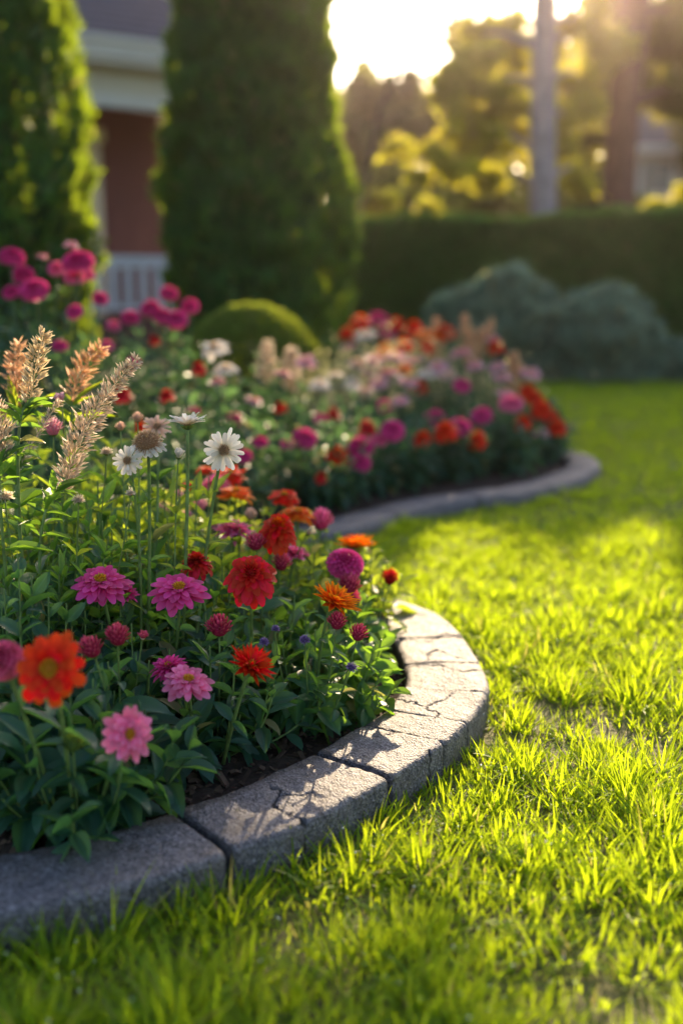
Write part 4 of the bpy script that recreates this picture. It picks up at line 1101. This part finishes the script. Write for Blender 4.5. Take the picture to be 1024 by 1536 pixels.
# ------------------------------------------------------------------ trees behind the hedge
def tree(name, label, base, trunk_pts, r0, r1, bark, clusters, leafm, lsize, dens, group=None, boughs=True):
    """clusters: (x,y,z,rx,ry,rz) in world; each is a ragged cloud of leaves hung on a limb"""
    base = np.array(base, float); root = empty(name, tuple(base), label, 'tree', group)
    b = Buf(); T = np.array(trunk_pts, float)
    n = 20; t = np.linspace(0, 1, len(T)); tt = np.linspace(0, 1, n)
    P = np.column_stack([np.interp(tt, t, T[:, i]) for i in range(3)]) - base
    P[:, :2] += np.column_stack([np.sin(tt * 9) * r0 * .12, np.cos(tt * 7) * r0 * .12])
    tube(b, P, np.linspace(r0, r1, n) + r0 * .35 * np.exp(-tt * 14), None, 14); b.obj('trunk', M[bark], root)
    c = Buf()
    for (x, y, z, rx, ry, rz) in clusters:
        q = np.array([x, y, z]) - base
        j = int(np.argmin(abs(P[:, 2] - min(q[2] - .3, P[-1, 2])))); 
        lb = Buf()
        if boughs: tube(lb, bez(P[j], (P[j] + q) / 2 + [0, 0, .25], q, 7), r0 * .28, r0 * .08, 6); lb.obj('limb', M[bark], root)
        N = int(dens * (rx * ry + ry * rz + rx * rz)); sub = max(5, int(N / 260))
        cs = norm(RNG.normal(0, 1, (sub, 3))) * RNG.uniform(.35, 1, (sub, 1)) * [rx, ry, rz]
        I = RNG.integers(0, sub, N); p = q + cs[I] + RNG.normal(0, 1, (N, 3)) * np.array([rx, ry, rz]) * .17
        put = norm(cs[I] + RNG.normal(0, .5, (N, 3)))
        d = norm(put + RNG.normal(0, .8, (N, 3)) + [0, 0, -.3]); sz = RNG.uniform(lsize * .6, lsize * 1.3, N)
        scatter(c, *SPRAY, frames(d, RNG.normal(0, 1, (N, 3)) + [0, 0, .8]), p, np.column_stack([sz * .6, sz, sz]), RNG.random((N, 2)))
    c.obj('crown', M[leafm], root)
    return root


def cl(px, py, zd, rx, rz, ry=None):
    p = at(px, py, zd); return (p.x, p.y, p.z, rx / FPX * zd, (ry or rx) / FPX * zd, rz / FPX * zd)


p0 = gp(808, 420 + 1700 * .8 / 13.0, 0)
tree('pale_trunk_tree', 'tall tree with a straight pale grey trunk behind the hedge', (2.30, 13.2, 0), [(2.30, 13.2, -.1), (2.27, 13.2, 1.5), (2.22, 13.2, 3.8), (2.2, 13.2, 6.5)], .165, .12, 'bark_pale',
     [(2.2, 13.2, 4.61, .36, .5, .075), (2.45, 13.0, 4.56, .2, .4, .06), (1.95, 13.3, 4.66, .2, .4, .06), cl(745, 130, 13, 60, 50), cl(860, 60, 13.4, 60, 60), cl(850, 180, 13.6, 55, 45), cl(720, 205, 13, 50, 30), cl(765, 70, 13.6, 60, 50), cl(715, 55, 13.6, 30, 28), cl(790, 215, 13.8, 55, 40), cl(870, 115, 14, 60, 50), cl(745, 265, 13.8, 50, 25), cl(865, 255, 14, 55, 32), cl(915, 60, 14, 45, 35)], 'tree_gold', .10, 2600)  # leading clusters: unseen boughs added to shade the kerb and lawn at front left
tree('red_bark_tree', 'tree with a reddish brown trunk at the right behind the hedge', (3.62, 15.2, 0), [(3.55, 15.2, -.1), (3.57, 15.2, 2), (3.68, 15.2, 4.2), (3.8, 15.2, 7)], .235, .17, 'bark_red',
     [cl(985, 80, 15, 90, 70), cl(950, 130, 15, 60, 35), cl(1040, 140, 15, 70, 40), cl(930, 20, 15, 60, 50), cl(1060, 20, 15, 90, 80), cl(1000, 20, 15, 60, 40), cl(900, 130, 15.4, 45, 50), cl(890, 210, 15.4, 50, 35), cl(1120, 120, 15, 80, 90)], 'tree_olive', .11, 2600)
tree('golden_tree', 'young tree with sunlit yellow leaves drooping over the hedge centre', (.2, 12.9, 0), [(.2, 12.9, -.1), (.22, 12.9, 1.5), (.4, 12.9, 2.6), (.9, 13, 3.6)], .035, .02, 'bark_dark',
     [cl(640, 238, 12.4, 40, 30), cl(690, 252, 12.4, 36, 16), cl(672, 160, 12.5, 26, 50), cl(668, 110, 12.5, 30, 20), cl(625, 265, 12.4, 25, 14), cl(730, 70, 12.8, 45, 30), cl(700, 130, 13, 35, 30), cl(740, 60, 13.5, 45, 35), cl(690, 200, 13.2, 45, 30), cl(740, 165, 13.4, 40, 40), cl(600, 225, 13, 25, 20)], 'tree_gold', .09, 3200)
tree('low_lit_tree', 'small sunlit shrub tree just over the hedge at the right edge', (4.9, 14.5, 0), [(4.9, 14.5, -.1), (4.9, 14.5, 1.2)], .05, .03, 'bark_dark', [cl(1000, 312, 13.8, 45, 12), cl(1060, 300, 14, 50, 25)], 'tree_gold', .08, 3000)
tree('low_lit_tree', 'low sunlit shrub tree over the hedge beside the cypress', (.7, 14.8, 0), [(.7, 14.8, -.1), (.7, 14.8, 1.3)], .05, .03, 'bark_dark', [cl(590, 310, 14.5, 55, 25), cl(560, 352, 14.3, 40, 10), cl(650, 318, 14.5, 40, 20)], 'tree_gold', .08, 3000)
GT = 'hazy woodland trees far behind the hedge'
WOOD = [(560, 228, 24, 80, 145, 'tree_dark', 'hazy dark tree just right of the cypress'), (640, 230, 27, 80, 110, 'tree_olive', 'hazy olive tree behind the golden leaves'),
        (730, 180, 25, 75, 150, 'tree_olive', 'hazy olive tree left of the pale trunk'), (860, 190, 26, 75, 150, 'tree_olive', 'hazy tree between the two trunks'),
        (960, 130, 30, 90, 130, 'tree_dark', 'hazy dark tree above the distant house'), (1075, 170, 26, 80, 160, 'tree_dark', 'hazy tree at the right edge of the wood'),
        (500, 210, 30, 60, 140, 'tree_dark', 'hazy tree hidden partly by the cypress'), (790, 210, 30, 80, 130, 'tree_gold', 'golden hazy tree behind the pale trunk'),
        (1200, 160, 28, 110, 180, 'tree_olive', 'woodland tree beyond the right border'), (-60, 180, 26, 120, 180, 'tree_dark', 'woodland tree behind the house left'), (640, 300, 22, 110, 60, 'tree_olive', 'low hazy bush tree behind the hedge left of the pale trunk'), (770, 300, 20, 80, 60, 'tree_olive', 'low hazy bush tree at the pale trunk foot'), (870, 290, 21, 80, 60, 'tree_dark', 'low hazy bush tree between the two trunk feet'), (1010, 330, 21, 90, 30, 'tree_dark', 'low hazy bush tree below the distant house')]
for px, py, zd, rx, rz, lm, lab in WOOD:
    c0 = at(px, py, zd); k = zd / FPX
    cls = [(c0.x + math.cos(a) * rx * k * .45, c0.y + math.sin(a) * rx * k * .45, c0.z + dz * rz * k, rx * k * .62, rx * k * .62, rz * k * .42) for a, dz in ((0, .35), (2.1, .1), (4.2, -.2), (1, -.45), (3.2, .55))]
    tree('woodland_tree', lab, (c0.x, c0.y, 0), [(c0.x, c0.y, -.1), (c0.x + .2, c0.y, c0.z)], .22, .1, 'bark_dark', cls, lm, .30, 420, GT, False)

# ------------------------------------------------------------------ house on the left
M['siding'] = solid('brown_siding', (.13, .045, .040), .7, .12, 3)
M['trim'] = solid('white_trim', (.62, .58, .52), .5, .05, 3)
M['cream'] = solid('cream_trim', (.58, .52, .40), .5, .05, 3)
M['shingle'] = solid('slate_shingle', (.062, .060, .082), .85, .3, 14, .01)
M['glass'] = solid('window_glass', (.05, .06, .07), .08, .1, 2)
M['lathe'] = solid('painted_railing', (.60, .60, .66), .5, .05, 3)
HA = math.atan2(.58, .81)
E0 = at(134, 400, 11.0)
house = empty('brown_house', (E0.x, E0.y, 0), 'brown-sided house with white gutter and porch behind the cypresses', 'house', rz=HA)
CX = 2.35
b = Buf(); box(b, -6, CX - .35, 1.35, 6.4, 0, 2.62)
for k in range(22):                                        # lap siding
    z = .42 + k * .10
    b.add([(-6, 1.35 - .001, z), (CX - .35, 1.35 - .001, z), (CX - .35, 1.35 - .022, z), (-6, 1.35 - .022, z), (-6, 1.35 - .003, z + .1), (CX - .35, 1.35 - .003, z + .1)], [(0, 1, 2, 3), (3, 2, 5, 4)])
b.obj('wall', M['siding'], house, smooth=False)
b = Buf(); box(b, -6, CX - .1, .12, 1.33, .0, .42); b.obj('porch_floor', M['siding'], house, smooth=False)
b = Buf(); ez = 3.02; v = [(-6.2, -.05, ez), (CX + .05, -.05, ez), (CX + .05, 6.6, ez), (-6.2, 6.6, ez), (-3, 3.25, ez + 2.3), (CX - 3.25, 3.25, ez + 2.3)]
b.add(v, [(0, 1, 5, 4), (2, 3, 4, 5)], [(1, 2, 5), (3, 0, 4)]); 
for k in range(24):
    t = k / 24; z = ez + 2.3 * t; y = -.05 + 3.3 * t
    b.add([(-6.2 + 3.2 * t, y, z + .012), (CX + .05 - 3.3 * t, y, z + .012), (CX + .05 - 3.3 * t, y + .13, z + .093), (-6.2 + 3.2 * t, y + .13, z + .093), (-6.2 + 3.2 * t, y, z - .01), (CX + .05 - 3.3 * t, y, z - .01)], [(0, 1, 2, 3), (4, 5, 1, 0)])
b.obj('roof', M['shingle'], house, smooth=False)
b = Buf(); box(b, -6.2, CX + .02, -.16, -.06, 2.86, 3.03); box(b, -6.2, CX + .02, -.19, -.163, 2.98, 3.04); box(b, -6.2, CX + .02, -.12, -.06, 2.80, 2.855); b.obj('gutter', M['trim'], house, smooth=False)
b = Buf(); box(b, -6.1, CX - .08, .10, .30, 2.46, 2.78); b.obj('porch_beam', M['cream'], house, smooth=False)
b = Buf(); box(b, -6.1, CX - .04, -.055, 1.34, 2.785, 2.84); b.obj('soffit', M['cream'], house, smooth=False)
b = Buf(); box(b, -6.05, CX - .1, .08, .098, 2.44, 2.56); b.obj('beam_trim', M['trim'], house, smooth=False)
for x in (CX - .3, -2.4, -5.0):
    b = Buf(); box(b, x, x + .16, .12, .28, .42, 2.455); box(b, x - .03, x + .19, .09, .31, 2.36, 2.45); box(b, x - .03, x + .19, .09, .31, .425, .55); b.obj('porch_post', M['trim'], house, smooth=False)
# door on the porch wall: right casing seen just right of the left cypress
dr = Buf(); DX = .742
box(dr, DX - 1.15, DX - .98, 1.27, 1.327, .42, 2.25); box(dr, DX - .17, DX, 1.27, 1.327, .42, 2.25); box(dr, DX - 1.2, DX + .05, 1.26, 1.327, 2.252, 2.40)
fr = dr.obj('door_frame', M['cream'], house, smooth=False)
d2 = Buf(); box(d2, DX - .978, DX - .172, 1.29, 1.326, .43, 2.24); dd = d2.obj('door', M['trim'], house, smooth=False)
g_ = Buf(); box(g_, DX - .86, DX - .29, 1.28, 1.288, 1.1, 2.1); g_.obj('pane', M['glass'], dd, smooth=False)
h_ = Buf(); ball(h_, .03, 0, 1); hh = h_.obj('handle', M['bark_dark'], dd, loc=(DX - .23, 1.26, 1.2))
# railing
rl = Buf(); box(rl, -5.9, CX - .3, .16, .24, .98, 1.04); box(rl, -5.9, CX - .3, .175, .225, .92, .975); box(rl, -5.9, CX - .3, .17, .23, .50, .55)
rr_ = rl.obj('railing', M['lathe'], house, smooth=False)
for k in range(34):
    x = -3.0 + k * .165
    if x > CX - .35: break
    bl = Buf(); box(bl, x, x + .07, .18, .22, .551, .919); bl.obj('baluster', M['lathe'], rr_, smooth=False)

# distant house at the right
h2 = at(930, 300, 27); hr = empty('distant_house', (h2.x, h2.y, 0), 'distant pale house with grey roof between the tree trunks at the right', 'house', rz=R(-6))
M['pale_wall'] = solid('pale_wall', (.45, .40, .36), .7, .1, 2); M['grey_roof'] = solid('grey_roof', (.16, .16, .19), .8, .2, 6)
b = Buf(); box(b, 0, 7, 0, 6, 0, 3.8); b.obj('wall', M['pale_wall'], hr, smooth=False)
b = Buf(); b.add([(-.4, -.4, 3.84), (7.4, -.4, 3.84), (7.4, 6.4, 3.84), (-.4, 6.4, 3.84), (.8, 3, 5.6), (6.2, 3, 5.6)], [(0, 1, 5, 4), (2, 3, 4, 5)], [(1, 2, 5), (3, 0, 4)]); b.obj('roof', M['grey_roof'], hr, smooth=False)
b = Buf(); box(b, -.4, 7.4, -.44, -.405, 3.66, 3.88); b.obj('fascia', M['trim'], hr, smooth=False)
for x in (.35, 1.45, 3.6):
    b = Buf(); box(b, x, x + .9, -.06, -.003, 2.7, 3.62); w_ = b.obj('window', M['trim'], hr, smooth=False)
    b = Buf(); box(b, x + .12, x + .78, -.075, -.062, 2.82, 3.5); b.obj('pane', M['glass'], w_, smooth=False)

# ------------------------------------------------------------------ dew
m, n, out = mat('dew'); p = nd(n, 'ShaderNodeBsdfPrincipled'); p.inputs['Roughness'].default_value = .08; p.inputs['Base Color'].default_value = (.9, .9, .85, 1); p.inputs['Specular IOR Level'].default_value = 1.0; p.inputs['Metallic'].default_value = .7
n.links.new(p.outputs[0], out.inputs['Surface'])
b = Buf(); N = 340; Q = np.column_stack([RNG.uniform(-1, 1, N), 1.0 + RNG.random(N) ** 1.3 * 2.4]); Q[:, 0] *= .34 * Q[:, 1]; Q = Q[lawn_ok(Q)]
tmp = Buf(); ball(tmp, 1, 0, 1, 8); tv = tmp.v[0]; tq = np.concatenate(tmp.q); tt_ = np.concatenate(tmp.t)
for x, y in Q:
    b.add(tv * random.uniform(.0006, .0014) + np.array([x, y, random.uniform(.05, .085)]), tq, tt_)
props(b.obj('dew', m), 'dew drops glinting in the lawn grass', 'dew', kind='stuff')

# ------------------------------------------------------------------ haze
HAZE = True
if HAZE:
    m, n, out = mat('haze_air'); v = nd(n, 'ShaderNodeVolumePrincipled'); v.inputs['Color'].default_value = (1, .78, .76, 1)
    v.inputs['Density'].default_value = .0010; v.inputs['Anisotropy'].default_value = .92
    n.links.new(v.outputs[0], out.inputs['Volume'])
    b = Buf(); box(b, -61, 61, -61, 61, -1.1, 13.0); o = b.obj('haze', m, smooth=False); props(o, kind='stuff')
